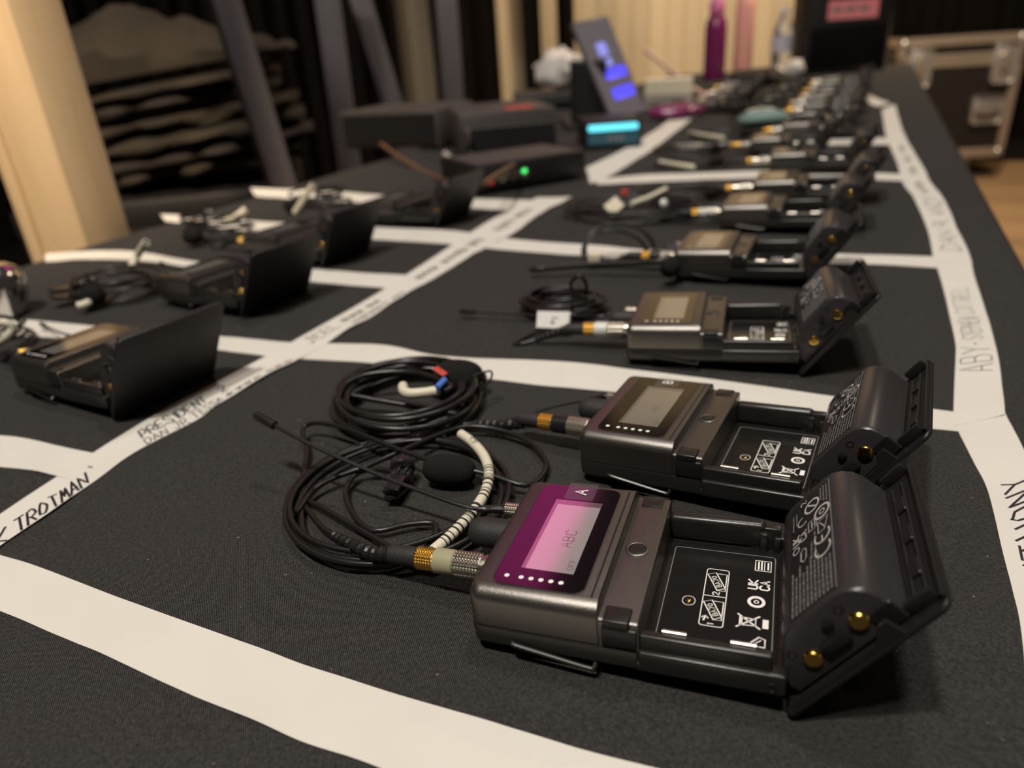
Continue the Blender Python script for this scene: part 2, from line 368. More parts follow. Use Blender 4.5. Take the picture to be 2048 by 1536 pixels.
# ------------------------------------------------------------------ table and cloth
tm = Matrix.Rotation(-YAW, 4, 'Z')
tbl = thing('trestle_table', 'long table hidden under the black cloth with the tape grid', 'table', tm.copy())
obj('table_top', B().box(EDGE_L + 16, EDGE_R - 16, START_T + 16, END_T - 16, -30, -6, 3, 2), 'tabletop', tbl)
for c in (EDGE_L + 90, EDGE_R - 90):
    for t in (START_T + 150, 1000, 1500, END_T - 150):
        obj('leg', B().tube([(c, t, -30), (c, t, FLOOR_Z)], 14, 12), 'steelbar', tbl)

def make_cloth():
    cs = [EDGE_L + (EDGE_R - EDGE_L) * i / 110 for i in range(111)]
    ts = []; t = START_T
    while t < END_T: ts.append(t); t += 6.5 if 0 < t < 800 else 22
    ts.append(END_T)
    def skirt(k, side, t):                        # the hanging side: k = 0..1 down
        return 9 * math.sin(t * 0.021 + side) * k + 6 * math.sin(t * 0.05 + 2 * side) * k
    rows = []
    for t in ts:
        row = []
        for k in (1.0, .8, .6, .4, .2, .06):
            row.append(tp(EDGE_L - 7 - skirt(k, 1, t) - 10 * k, t, -8 - 520 * k))
        row.append(tp(EDGE_L - 6, t, -7)); row.append(tp(EDGE_L - 2, t, -3))
        for c in cs:
            p = tp(c, t); row.append(Vector((p.x, p.y, cloth_z(p.x, p.y))))
        row.append(tp(EDGE_R + 2, t, -3)); row.append(tp(EDGE_R + 6, t, -7))
        for k in (.06, .2, .4, .6, .8, 1.0):
            row.append(tp(EDGE_R + 7 + skirt(k, 2, t) + 10 * k, t, -8 - 520 * k))
        rows.append(row)
    last = rows[-1]
    for k in (.02, .3, .6, 1.0): rows.append([Vector((p.x, p.y, p.z - (520 * k if p.z > -400 else 0))) + TT * (4 + 10 * k) for p in last])
    return B().loft(rows, False, False, closed=False)
cl = obj('tablecloth', make_cloth(), 'cloth', None, 60)
tag(cl, 'black twill cloth spread over the whole table and hanging down its sides', 'tablecloth')

# ------------------------------------------------------------------ white tape
class Tape:
    def __init__(s, L, R, base, label, lift=0.0, seed=1, n=14):
        s.L = crom([unp(*p) for p in L], n); s.R = crom([unp(*p) for p in R], n)
        m = min(len(s.L), len(s.R)); N = max(len(s.L), len(s.R))
        def res(P):
            d = [0.0]
            for a, b in zip(P, P[1:]): d.append(d[-1] + (b - a).length)
            out = []; j = 0
            for i in range(N):
                x = d[-1] * i / (N - 1)
                while j < len(d) - 2 and d[j + 1] < x: j += 1
                f = (x - d[j]) / max(d[j + 1] - d[j], 1e-9); out.append(P[j].lerp(P[j + 1], min(max(f, 0), 1)))
            return out
        s.L = res(s.L); s.R = res(s.R); s.N = N; s.base = base; s.lift = lift; s.seed = seed
        b = B(); K = 7
        top = [[s.pt(i / (N - 1), k / (K - 1)) for k in range(K)] for i in range(N)]
        bot = [[p - Vector((0, 0, 0.13)) for p in r] for r in top]
        b.loft([t + list(reversed(q)) for t, q in zip(top, bot)])
        s.o = obj('tape_strip', b, 'tape', None, 50)
        tag(s.o, label, 'tape', 'white tape strips of the grid')
    def pt(s, a, v):
        f = min(max(a, 0), 1) * (s.N - 1); i = min(int(f), s.N - 2); f -= i
        p = s.L[i].lerp(s.L[i + 1], f).lerp(s.R[i].lerp(s.R[i + 1], f), v)
        z = cloth_z(p.x, p.y) + s.base
        if s.lift:
            w = max(0.0, noise.noise(Vector((p.x * .03 + s.seed * 9, p.y * .03, s.seed))) + 0.15)
            z += s.lift * w * max(0, (v - .5) * 2) ** 1.5
        return Vector((p.x, p.y, z))
    def find(s, px, py):
        q = unp(px, py); return min(range(s.N), key=lambda i: (s.L[i].lerp(s.R[i], .5) - q).length) / (s.N - 1)
    def write(s, txt, p0, p1, v0, v1, w, jit=0.35, seed=3, adv=5.6):
        rnd = random.Random(seed); st, wid = strokes(txt, adv, jit, rnd); a0 = s.find(*p0); a1 = s.find(*p1); b = B()
        for q in st:
            fine = []
            for (xa, ya), (xb, yb) in zip(q, q[1:]):
                for k in range(4): fine.append((xa + (xb - xa) * k / 4, ya + (yb - ya) * k / 4))
            fine.append(q[-1])
            b.ribbon([s.pt(a0 + (a1 - a0) * x / wid, v0 + (v1 - v0) * y / 6) + Vector((0, 0, .07)) for x, y in fine], w)
        return obj('handwriting', b, 'ink', s.o, fix=False)

t_near = Tape([(-150, 1062), (0, 1105), (68, 1126), (200, 1177), (342, 1229), (500, 1283), (600, 1322), (700, 1355), (800, 1387), (955, 1431), (1050, 1461), (1175, 1499), (1340, 1540), (1500, 1580)],
              [(-150, 1165), (0, 1218), (100, 1261), (200, 1303), (342, 1366), (500, 1434), (600, 1478), (700, 1512), (778, 1542), (1000, 1630), (1200, 1710), (1400, 1790)], 0.20,
              'broad white tape strip crossing the bottom left corner, nearest the camera', 1.6, 2)
xs = [
 ([(-120, 863), (0, 868), (50, 873), (120, 888), (185, 902), (205, 906)], [(-120, 926), (0, 929), (60, 936), (100, 946), (130, 953), (150, 957)], 'short white tape strip running off the left edge below the marked PRESIDENT', 3),
 ([(-60, 626), (0, 632), (180, 648), (425, 668), (580, 683), (758, 686), (885, 708), (1127, 720), (1280, 738), (1500, 764), (1700, 792), (1880, 816), (1990, 828)],
  [(-60, 658), (0, 665), (170, 676), (420, 697), (560, 712), (731, 722), (863, 735), (986, 756), (1100, 769), (1237, 782), (1480, 807), (1690, 834), (1890, 857), (2000, 868)], 'white cross tape running behind the pack marked B across the whole table', 4),
 ([(90, 505), (200, 500), (290, 503), (400, 522), (620, 536), (740, 545), (830, 549)], [(90, 521), (200, 516), (290, 520), (390, 538), (620, 562), (745, 572), (820, 576)], 'short white cross tape ending at the middle strip behind the second left pack', 5),
 ([(320, 426), (400, 431), (520, 441), (740, 452), (900, 460), (1040, 478), (1200, 488), (1330, 498), (1700, 506), (1830, 509), (1925, 513)],
  [(330, 440), (420, 452), (540, 465), (740, 476), (900, 487), (1010, 497), (1190, 510), (1330, 520), (1700, 526), (1830, 531), (1930, 536)], 'white cross tape running behind the pack with the thick dark whip', 6),
 ([(500, 374), (650, 380), (790, 390), (930, 395), (1085, 399)], [(510, 390), (650, 401), (780, 405), (930, 414), (1070, 420)], 'short white cross tape at the far end of the middle strip', 7),
 ([(1190, 358), (1288, 348), (1477, 341), (1607, 337), (1718, 342), (1830, 348)], [(1195, 367), (1365, 360), (1514, 354), (1620, 353), (1718, 356), (1838, 361)], 'white cross tape behind the pack with two bright rings on its plug', 8),
 ([(1350, 288), (1480, 284), (1745, 275), (1805, 277)], [(1350, 296), (1480, 293), (1745, 288), (1812, 290)], 'faint far cross tape meeting the right strip by the dark battery row', 9),
]
for L, R, lab, sd in xs: Tape(L, R, 0.20 + 0.01 * sd, lab, 0.8, sd)
t_mid = Tape([(-190, 1150), (0, 1022), (112, 949), (185, 902), (331, 814), (420, 768), (512, 720), (582, 683), (694, 620), (811, 549), (938, 466), (1008, 423), (1075, 393)],
             [(-190, 1240), (0, 1088), (107, 1017), (186, 960), (273, 900), (400, 833), (434, 808), (543, 745), (624, 702), (860, 559), (969, 494), (1030, 463), (1083, 424), (1145, 393)], 0.42,
             'long white tape strip down the middle of the table with handwritten names', 2.4, 5)
t_far = Tape([(1172, 334), (1273, 283), (1365, 223), (1405, 203), (1500, 155), (1600, 112)], [(1180, 366), (1228, 346), (1325, 283), (1395, 227), (1420, 209), (1515, 162), (1612, 118)], 0.40,
             'white tape strip leading away from the cyan light bar to the bottles', 0.8, 6)
t_r1 = Tape([(2070, 1520), (2045, 1265), (2027, 1179), (2007, 1103), (1976, 977), (1949, 922), (1918, 861), (1908, 835)], [(2230, 1420), (2160, 1180), (2120, 1080), (2095, 1010), (2048, 896), (2030, 860), (2014, 830), (2008, 812)], 0.36,
            'white tape strip at the right edge beside the open battery lid, marked ANTHONY', 1.0, 7)
t_r2 = Tape([(1907, 850), (1909, 779), (1912, 710), (1911, 682), (1900, 626), (1886, 570), (1868, 514)], [(2010, 828), (2006, 779), (1999, 725), (1986, 667), (1967, 603), (1952, 560), (1942, 522)], 0.48,
            'white tape strip on the right marked ABY STEPHEN COTTRELL', 1.0, 8)
t_r3 = Tape([(1868, 520), (1858, 467), (1846, 434), (1825, 391), (1806, 364), (1792, 318), (1772, 270), (1764, 218)], [(1945, 526), (1934, 494), (1913, 453), (1888, 398), (1862, 364), (1844, 330), (1806, 262), (1790, 208)], 0.60,
            'curving white tape strip far along the right edge with blurred writing', 1.0, 9)
t_r4 = Tape([(1752, 212), (1716, 188), (1718, 160), (1724, 134)], [(1782, 206), (1736, 186), (1738, 160), (1742, 134)], 0.5, 'short far white tape strip in front of the black box', 0.5, 10)
t_mid.write('MARK TROTMAN', (-70, 1112), (212, 948), .95, .52, 1.05, .45, 4)
t_mid.write('PRESIDENT   2', (262, 860), (438, 768), .62, .28, 0.95, .45, 5)
t_mid.write('DAN JR TESSA', (278, 872), (450, 786), .97, .70, 0.6, .5, 6)
t_mid.write('~~~~ ~~~', (460, 780), (580, 712), .97, .72, 0.6, .6, 7)
t_mid.write('JEEL ~~~ ~~', (612, 682), (760, 598), .62, .22, 0.8, .5, 8)
t_mid.write('~~~~~ ~~', (690, 640), (790, 580), .95, .65, 0.7, .6, 9)
t_mid.write('~~~ ~~~~ ~~', (830, 555), (960, 478), .75, .30, 1.0, .6, 10)
t_mid.write('~~~ ~~~', (985, 460), (1050, 415), .75, .30, 1.2, .6, 11)
t_r1.write('ANTHONY', (2105, 1180), (2035, 960), .85, .30, 0.85, .3, 12)
t_r2.write('ABY', (1962, 742), (1955, 692), .84, .12, 0.55, .25, 13)
t_r2.write('-', (1950, 688), (1950, 684), .56, .44, 0.8, 0, 13)
t_r2.write('STEPHEN', (1946, 676), (1934, 630), .74, .22, 0.45, .3, 16)
t_r2.write('COTTRELL', (1933, 624), (1920, 572), .68, .20, 0.42, .3, 17)
t_r3.write('DAN R ANDY ~~~', (1902, 496), (1838, 362), .80, .28, 0.9, .4, 14)
t_r3.write('~~~', (1828, 350), (1800, 290), .80, .28, 1.6, .4, 15)
t_near.o['label'] = t_near.o['label']
dotb = B(); q = t_mid.pt(t_mid.find(150, 925), .45); dotb.ribbon([q + Vector((-1.2, .5, .07)), q + Vector((1.0, -.4, .07))], 0.9); obj('handwriting', dotb, 'ink', t_mid.o, fix=False)

# ------------------------------------------------------------------ bodypack transmitters
PL, PW, HEAD, STRIP, TOP, STOP = 89.0, 64.0, 40.0, 51.0, 21.6, 17.8
LID_PHI0 = math.radians(53.6)
HINGE = Vector((88.0, 0, 1.0)); LID_O = Vector((-3.3, 0, -5.65))
def stack_rings(x0, x1, y0, y1, z0, z1, rx0, rx1, ry, rz, rad, seg=5, k=6):
    rings = [rrect(x0, x1, y0, y1, rad, z0)]
    for i in range(k + 1):
        a = i / k * PI / 2; cz = z1 - rz + rz * math.sin(a); q = 1 - math.cos(a)
        rr = [max(r_ - min(rx0, ry) * q * .6, .2) for r_ in (rad if isinstance(rad, (list, tuple)) else [rad] * 4)]
        rings.append(rrect(x0 + rx0 * q, x1 - rx1 * q, y0 + ry * q, y1 - ry * q, rr, cz))
    return rings
def b_lower():
    b = B(); R = [1.5, 1.5, 4, 4]
    b.loft([rrect(.8, STRIP - .5, .8, PW - .8, R, 2.0), rrect(.1, STRIP - .2, .1, PW - .1, R, 2.9), rrect(0, STRIP, 0, PW, R, 8.3), rrect(.25, STRIP, .25, PW - .25, R, 8.75)])
    b.box(STRIP - 1, PL - 1, .1, PW - .1, 2.0, 5.0, .5)
    for y0, y1 in ((0, 4.2), (PW - 4.2, PW)): b.box(STRIP - .5, PL, y0, y1, 2.0, 8.7, .9, 4)
    b.box(STRIP - .5, PL - 3.5, 1.6, 4.6, 5, 13.4, .85, 4)
    b.box(STRIP - .5, PL - 7, PW - 6.0, PW - 1.2, 5, 14.4, 1.9, 4)
    b.box(PL - 12, PL - 2.5, PW - 5.5, PW - 1.5, 5, 13.2, .5)
    b.box(PL - 9, PL - 6.5, PW - 7.5, PW - 5, 5, 12, .4); b.box(PL - 4.5, PL - 2.5, PW - 7.0, PW - 5, 5, 10.5, .4)
    return b
def b_head(): return B().loft(stack_rings(.25, HEAD - .3, .3, PW - .3, 9.1, TOP, 2.2, .5, 4.6, 4.6, [.6, .6, 3.6, 3.6]))
def b_strip(): return B().loft(stack_rings(HEAD - .5, STRIP, .6, PW - .6, 5.0, STOP, .3, .5, 1.2, 1.0, [.4] * 4))
def b_groove(): return B().box(HEAD - 3.0, HEAD - 2.4, 4.6, PW - 4.6, TOP - .02, TOP + .10, .03, 1)
def b_glass():
    return B().loft([rrect(6.6, 34.9, 4.5, PW - 4.5, 3.6, TOP - .6), rrect(6.7, 34.8, 4.6, PW - 4.6, 3.5, TOP + .10), rrect(7.0, 34.5, 4.9, PW - 4.9, 3.2, TOP + .20)])
def b_rim():
    o = rrect(6.5, 35.0, 4.4, PW - 4.4, 3.7, TOP + .09); i = rrect(6.95, 34.55, 4.85, PW - 4.85, 3.3, TOP + .09)
    return B().loft([o, [p + Vector((0, 0, .06)) for p in o], [p + Vector((0, 0, .06)) for p in i], i], False, False)
GZ = TOP + .215
def b_lcdback(): return B().box(13.7, 29.9, 12.8, 50.4, GZ - .05, GZ)
def b_lcd(): return B().box(15.0, 29.9, 12.8, 47.6, GZ, GZ + .012)
def b_dot(): return B().disc((0, 0, 0), (0, 0, 1), .78, 16, .02)
def b_ring(): return B().lathe([(0, 3.7), (.35, 3.6), (.55, 3.1), (.45, 2.75), (.1, 2.7)], (0, 0, 0), (0, 0, 1), 32)
def b_button(): return B().lathe([(0, 2.6), (.30, 2.55), (.42, 2.2), (.36, .9)], (0, 0, 0), (0, 0, 1), 28)
def b_latch_near():
    b = B(); b.box(41.2, 48.6, -.45, 6.2, 15.6, 18.7, .6, 3); b.box(40.7, 50.6, -.5, 3.4, 9.6, 16.0, .5, 2); return b
def b_latch_far(): return B().box(41.5, 48.6, PW - 7.0, PW - .6, STOP - 2, STOP + .35, .3, 2)
def b_bayfloor(): return B().loft([rrect(52.0, 86.0, 7.2, PW - 7.2, 1.5, 5.0), rrect(52.0, 86.0, 7.2, PW - 7.2, 1.5, 5.5)])
def b_bayline():
    o = rrect(53.4, 85.2, 11.0, 53.9, 1.2, 5.52); i = rrect(53.65, 84.95, 11.25, 53.65, 1.0, 5.52)
    return B().loft([o, i], False, False)
def b_hinge():
    b = B()
    for y0, y1 in ((4.4, 13), (13.4, 24), (24.4, 32), (32.4, 43), (43.4, 55)): b.lathe([(0, 1.9), (.2, 2.1), (y1 - y0 - .2, 2.1), (y1 - y0, 1.9)], (PL - 1.3, y0, 3.9), (0, 1, 0), 16)
    return b
def b_contact(): return B().tube([(-3.4, 0, 0), (-3.2, 0, .12), (3.2, 0, .12), (3.4, 0, 0)], [.5, .85, .85, .5], 16)
def b_screw():
    b = B(); b.lathe([(0, 1.55), (.25, 1.5), (.25, 1.1), (-.1, 1.0)], (0, 0, 0), (0, -1, 0), 18); return b
def b_clip():
    b = B()
    for y, s in ((-1.0, 1), (PW + 1.0, -1)):
        b.tube(crom([(13.5, y + 3 * s, 4.6), (13.6, y + 1.0 * s, 4.7), (14.6, y, 4.5), (24, y, 2.9), (36.5, y, .95), (38.2, y + .4 * s, 1.2), (38.2, y + 3 * s, 2.2)], 6), .8, 10)
    b.tube(crom([(13.5, 2, 1.3), (13, 10, .9), (13, 54, .9), (13.5, 62, 1.3)], 5), .62, 8); return b
def b_bump(): return B().lathe([(0, 5.3), (10.5, 5.3), (13.5, 5.0), (15.4, 3.9), (16.0, 2.0)], (0, 41, 11.4), (-1, 0, 0), 28)
def b_socket(): return B().lathe([(0, 4.6), (1.4, 4.6), (1.6, 4.2), (3.2, 4.2)], (.4, 22.6, 11.6), (-1, 0, 0), 28)
def b_antnut():
    b = B(); b.lathe([(0, 2.7), (3, 2.7)], (.4, 55.8, 11.2), (-1, 0, 0), 22); b.knurl((-2.6, 55.8, 11.2), (-1, 0, 0), 5.6, 2.85, 40, .26, 13); return b
def b_icons():
    b = B(); n = (0, 0, 1); z = 5.53
    P = lambda y, x: Vector((x, y, z))
    o = rrect(64.7, 71.7, 18.1, 44.3, 1.0, z); i = rrect(64.98, 71.42, 18.38, 44.02, .8, z); b.loft([o, i], False, False)
    b.ribbon([P(31.3, 64.8), P(31.3, 71.6)], .3, n)
    for y0 in (20.5, 33.5):                      # the two battery pictograms: tray and tilted cell
        b.ribbon([P(y0 + .6, 68.6), P(y0 + .6, 71.0), P(y0 + 8.6, 71.0), P(y0 + 8.6, 68.4)], .32, n)
        c = Vector((68.1, y0 + 4.9, z)); du = Vector((-.42, .9, 0)).normalized(); dv = Vector((-.9, -.42, 0)).normalized()
        q = [c + du * a * 3.9 + dv * e * 1.35 for a, e in ((-1, -1), (1, -1), (1, 1), (-1, 1), (-1, -1))]
        b.ribbon(q, .36, n); flat_text(b, 'BA70', c - du * 2.75 - dv * .72, du, dv, 1.5, .24, n)
    b.ribbon([P(20.4, 66.0), P(22.4, 66.4)], .5, n); b.ribbon([P(21.5, 65.4), P(22.5, 66.4), P(21.4, 67.2)], .4, n)
    flat_text(b, '1', P(18.7, 68.8), (0, 1, 0), (-1, 0, 0), 1.7, .34, n); flat_text(b, '2', P(32.0, 69.4), (0, 1, 0), (-1, 0, 0), 1.9, .36, n)
    flat_text(b, 'UK', P(37.2, 80.2), (0, 1, 0), (-1, 0, 0), 2.6, .58, n); flat_text(b, 'CA', P(37.2, 83.6), (0, 1, 0), (-1, 0, 0), 2.6, .58, n)
    circ = lambda c, r, w: b.ribbon([c + Vector((math.cos(k * PI / 12) * r, math.sin(k * PI / 12) * r, 0)) for k in range(25)], w, n, False)
    circ(Vector((80.2, 31.4, z)), 2.1, .95); circ(Vector((80.2, 31.4, z)), .6, .3)
    c = Vector((78.4, 22.4, z))                  # crossed-out bin and bar
    b.ribbon([c + Vector((-3.2, -2.6, 0)), c + Vector((3.0, 2.7, 0))], .5, n); b.ribbon([c + Vector((-3.0, 2.8, 0)), c + Vector((3.2, -2.4, 0))], .5, n)
    b.ribbon([c + Vector((-1.8, 1.6, 0)), c + Vector((2.0, 1.3, 0)), c + Vector((2.0, -1.3, 0)), c + Vector((-1.8, -1.6, 0)), c + Vector((-1.8, 1.6, 0))], .42, n)
    b.ribbon([c + Vector((-2.3, 1.8, 0)), c + Vector((-2.3, -1.8, 0))], .5, n)
    b.quad(*[c + Vector(p) for p in ((3.9, -1.9, 0), (5.5, -1.9, 0), (5.5, 1.8, 0), (3.9, 1.8, 0))])
    c = Vector((81.6, 48.9, z)); b.ribbon([c + Vector(p) for p in ((-2.4, -2.7, 0), (2.3, -2.7, 0), (2.3, 2.4, 0), (-2.4, 2.4, 0), (-2.4, -2.7, 0))], .34, n)
    for dx, a, e in ((-1.4, -2.0, 1.8), (-.5, -2.1, 2.0), (.35, -2.3, 2.0), (1.45, -1.8, 1.6)): b.ribbon([c + Vector((dx, a, 0)), c + Vector((dx, e, 0))], .5 if dx != .35 else .25, n)
    c = Vector((81.2, 14.4, z)); b.ribbon([c + Vector(p) for p in ((-2.6, -1.2, 0), (.4, 2.4, 0), (2.0, 1.6, 0), (2.0, -1.4, 0), (-2.6, -1.2, 0))], .42, n); b.ribbon([c + Vector((-.8, -.4, 0)), c + Vector((.9, 1.2, 0))], .3, n)
    return b
def b_pin():
    b = B(); z = 5.53
    o = rrect(58.9, 62.9, 25.6, 30.0, 1.9, z); i = rrect(59.2, 62.6, 25.9, 29.7, 1.7, z); return b.loft([o, i], False, False)
def b_pinhead(): return B().lathe([(0, .9), (.25, .85), (.45, .5)], (60.9, 27.6, 5.5), (0, 0, 1), 14)
# --- lid (s along the plate, y across, n inwards)
def b_lid():
    b = B()
    b.loft([rrect(0, 54, 0, PW, [3.2, 3.2, 2, 2], .0), rrect(-.3, 54.2, -.2, PW + .2, [3.2, 3.2, 2, 2], .4), rrect(-.3, 54.2, -.2, PW + .2, [3.2, 3.2, 2, 2], 1.1), rrect(0, 54, 0, PW, [3.2, 3.2, 2, 2], 1.5)])
    return b
def b_lidwall_near(): return B().prism([(1, 1), (6, 2.4), (34, 3.2), (37.5, 6.2), (40.6, 6.6), (41.2, 1)], -.1, 1.3)
def b_lidwall_far(): return B().prism([(1, 1), (6, 6.4), (40.6, 6.6), (41.2, 1)], PW - 1.3, PW + .1)
def b_lidlip(): return B().box(53.0, 54.1, 2.2, PW - 2.2, 1.0, 3.0, .4, 2)
def b_hook(): return B().box(-4.0, 4.2, -.9, .9, 1.6, 4.9, .4, 2)
def b_rib(): return B().box(-.35, .35, 8, 56, 1.6, 2.4, .2, 1)
def b_lidclip(): return B().box(-1.6, 1.6, -3.2, 3.2, 1.6, 2.5, .3, 1)
BAT_POLY = [(5.5, 2.0), (5.2, 5.0), (8.0, 9.0), (15.0, 15.2), (17.5, 16.6), (20.5, 17.2), (35.5, 17.2), (38.5, 16.7), (41.0, 15.2), (42.8, 12.6), (43.5, 9.6), (43.5, 2.0)]
def b_batt(): return B().prism(BAT_POLY, 3.6, 59.6, 1.5)
def b_battcontact(): return B().lathe([(-.4, 2.5), (.5, 2.5), (.9, 2.2), (1.05, 1.5), (.9, .4)], (0, 0, 0), (0, -1, 0), 22)
def b_battbar():
    b = B(); b.box(22.2, 30.4, 2.0, 4.2, 6.2, 9.6, .6, 2); b.box(27.6, 30.2, 2.4, 4.2, 11.6, 13.6, .4, 2); return b
def b_battstrip():
    b = B(); b.box(36.5, 43.9, 3.2, 4.1, 2.0, 8.2, .3, 1); return b
def b_battring():
    b = B()
    for s, n_ in ((33.6, 13.6), (14.6, 11.6)): b.lathe([(0, 1.3), (.15, 1.25), (.15, .95), (0, .9)], (s, 3.65, n_), (0, -1, 0), 16)
    return b
def b_labelface(): return B().box(20.8, 37.4, 5.6, 56.0, 17.16, 17.24, .03, 1)
def b_labelline(): return B().box(37.3, 37.6, 5.6, 56.0, 17.2, 17.28)
def b_labelbig():
    b = B(); n = (0, 0, 1); z = 17.27; V = lambda y, s: Vector((s, y, z))
    arc = lambda cy, cs, r, a0, a1, w: b.ribbon([V(cy + r * math.cos(a0 + (a1 - a0) * k / 14), cs - r * math.sin(a0 + (a1 - a0) * k / 14)) for k in range(15)], w, n, False)
    arc(25.0, 33.6, 2.9, PI * .32, PI * 1.68, .62); arc(31.0, 33.6, 2.9, PI * .32, PI * 1.68, .62); b.ribbon([V(28.4, 33.6), V(30.8, 33.6)], .5, n)
    arc(42.4, 34.0, 2.9, 0, 2 * PI, .8); arc(42.4, 34.0, 1.0, 0, 2 * PI, .4)
    arc(49.6, 30.0, 2.9, 0, 2 * PI, .7); b.ribbon([V(47.8, 31.8), V(51.4, 28.2)], .6, n)
    flat_text(b, 'UK', V(36.0, 24.4), (0, 1, 0), (-1, 0, 0), 2.5, .5, n); flat_text(b, 'CA', V(36.0, 27.4), (0, 1, 0), (-1, 0, 0), 2.5, .5, n)
    arc(33.4, 23.2, 1.3, 0, 2 * PI, .35); arc(45.4, 26.0, 2.0, 0, PI * 1.3, .4)
    q = [V(37.4, 28.4), V(42.0, 28.4), V(42.0, 31.6), V(37.4, 31.6), V(37.4, 28.4)]; b.ribbon(q, .3, n); b.ribbon([V(38.4, 29.8), V(41.2, 29.8)], .4, n); b.ribbon([V(38.4, 30.9), V(41.2, 30.9)], .3, n)
    q = [V(27, 25.2), V(31, 25.2), V(32, 26.2), V(31, 27.2), V(27, 27.2), V(26, 26.2), V(27, 25.2)]; b.ribbon(q, .3, n)
    q = [V(33.0, 32.2), V(38.4, 32.2), V(38.4, 36.2), V(33.0, 34.6), V(33.0, 32.2)]; b.ribbon(q, .3, n); b.ribbon([V(34.4, 34.6), V(37.4, 33.0)], .3, n)
    flat_text(b, '2', V(53.6, 27.6), (0, 1, 0), (-1, 0, 0), 2.2, .4, n)
    return b
def b_labelfine():
    b = B(); n = (0, 0, 1); rnd = random.Random(5)
    for i in range(11):
        s = 21.8 + i * 1.42
        y = 6.6
        end = 24 + rnd.uniform(-3, 2) if i < 8 else 20.5 + rnd.uniform(-1, 1)
        while y < end:
            w = rnd.uniform(.5, 2.2); b.ribbon([Vector((s, y, 17.26)), Vector((s, min(y + w, end), 17.26))], .62, n, False); y += w + rnd.uniform(.25, .5)
    for i, (s, y0, y1) in enumerate(((22, 44, 52), (23.4, 46, 52), (25.0, 27, 31), (29.4, 24.5, 32), (30.8, 25, 36), (35.0, 47, 55), (36.2, 46, 55), (33.8, 48.5, 55))):
        y = y0
        while y < y1:
            w = rnd.uniform(.5, 1.8); b.ribbon([Vector((s, y, 17.26)), Vector((s, min(y + w, y1), 17.26))], .5, n, False); y += w + .35
    return b

def lid_matrix(phi):
    m = Matrix.Rotation(-phi, 4, 'Y'); o = HINGE + m.to_3x3() @ LID_O
    m.translation = o * MM; return m

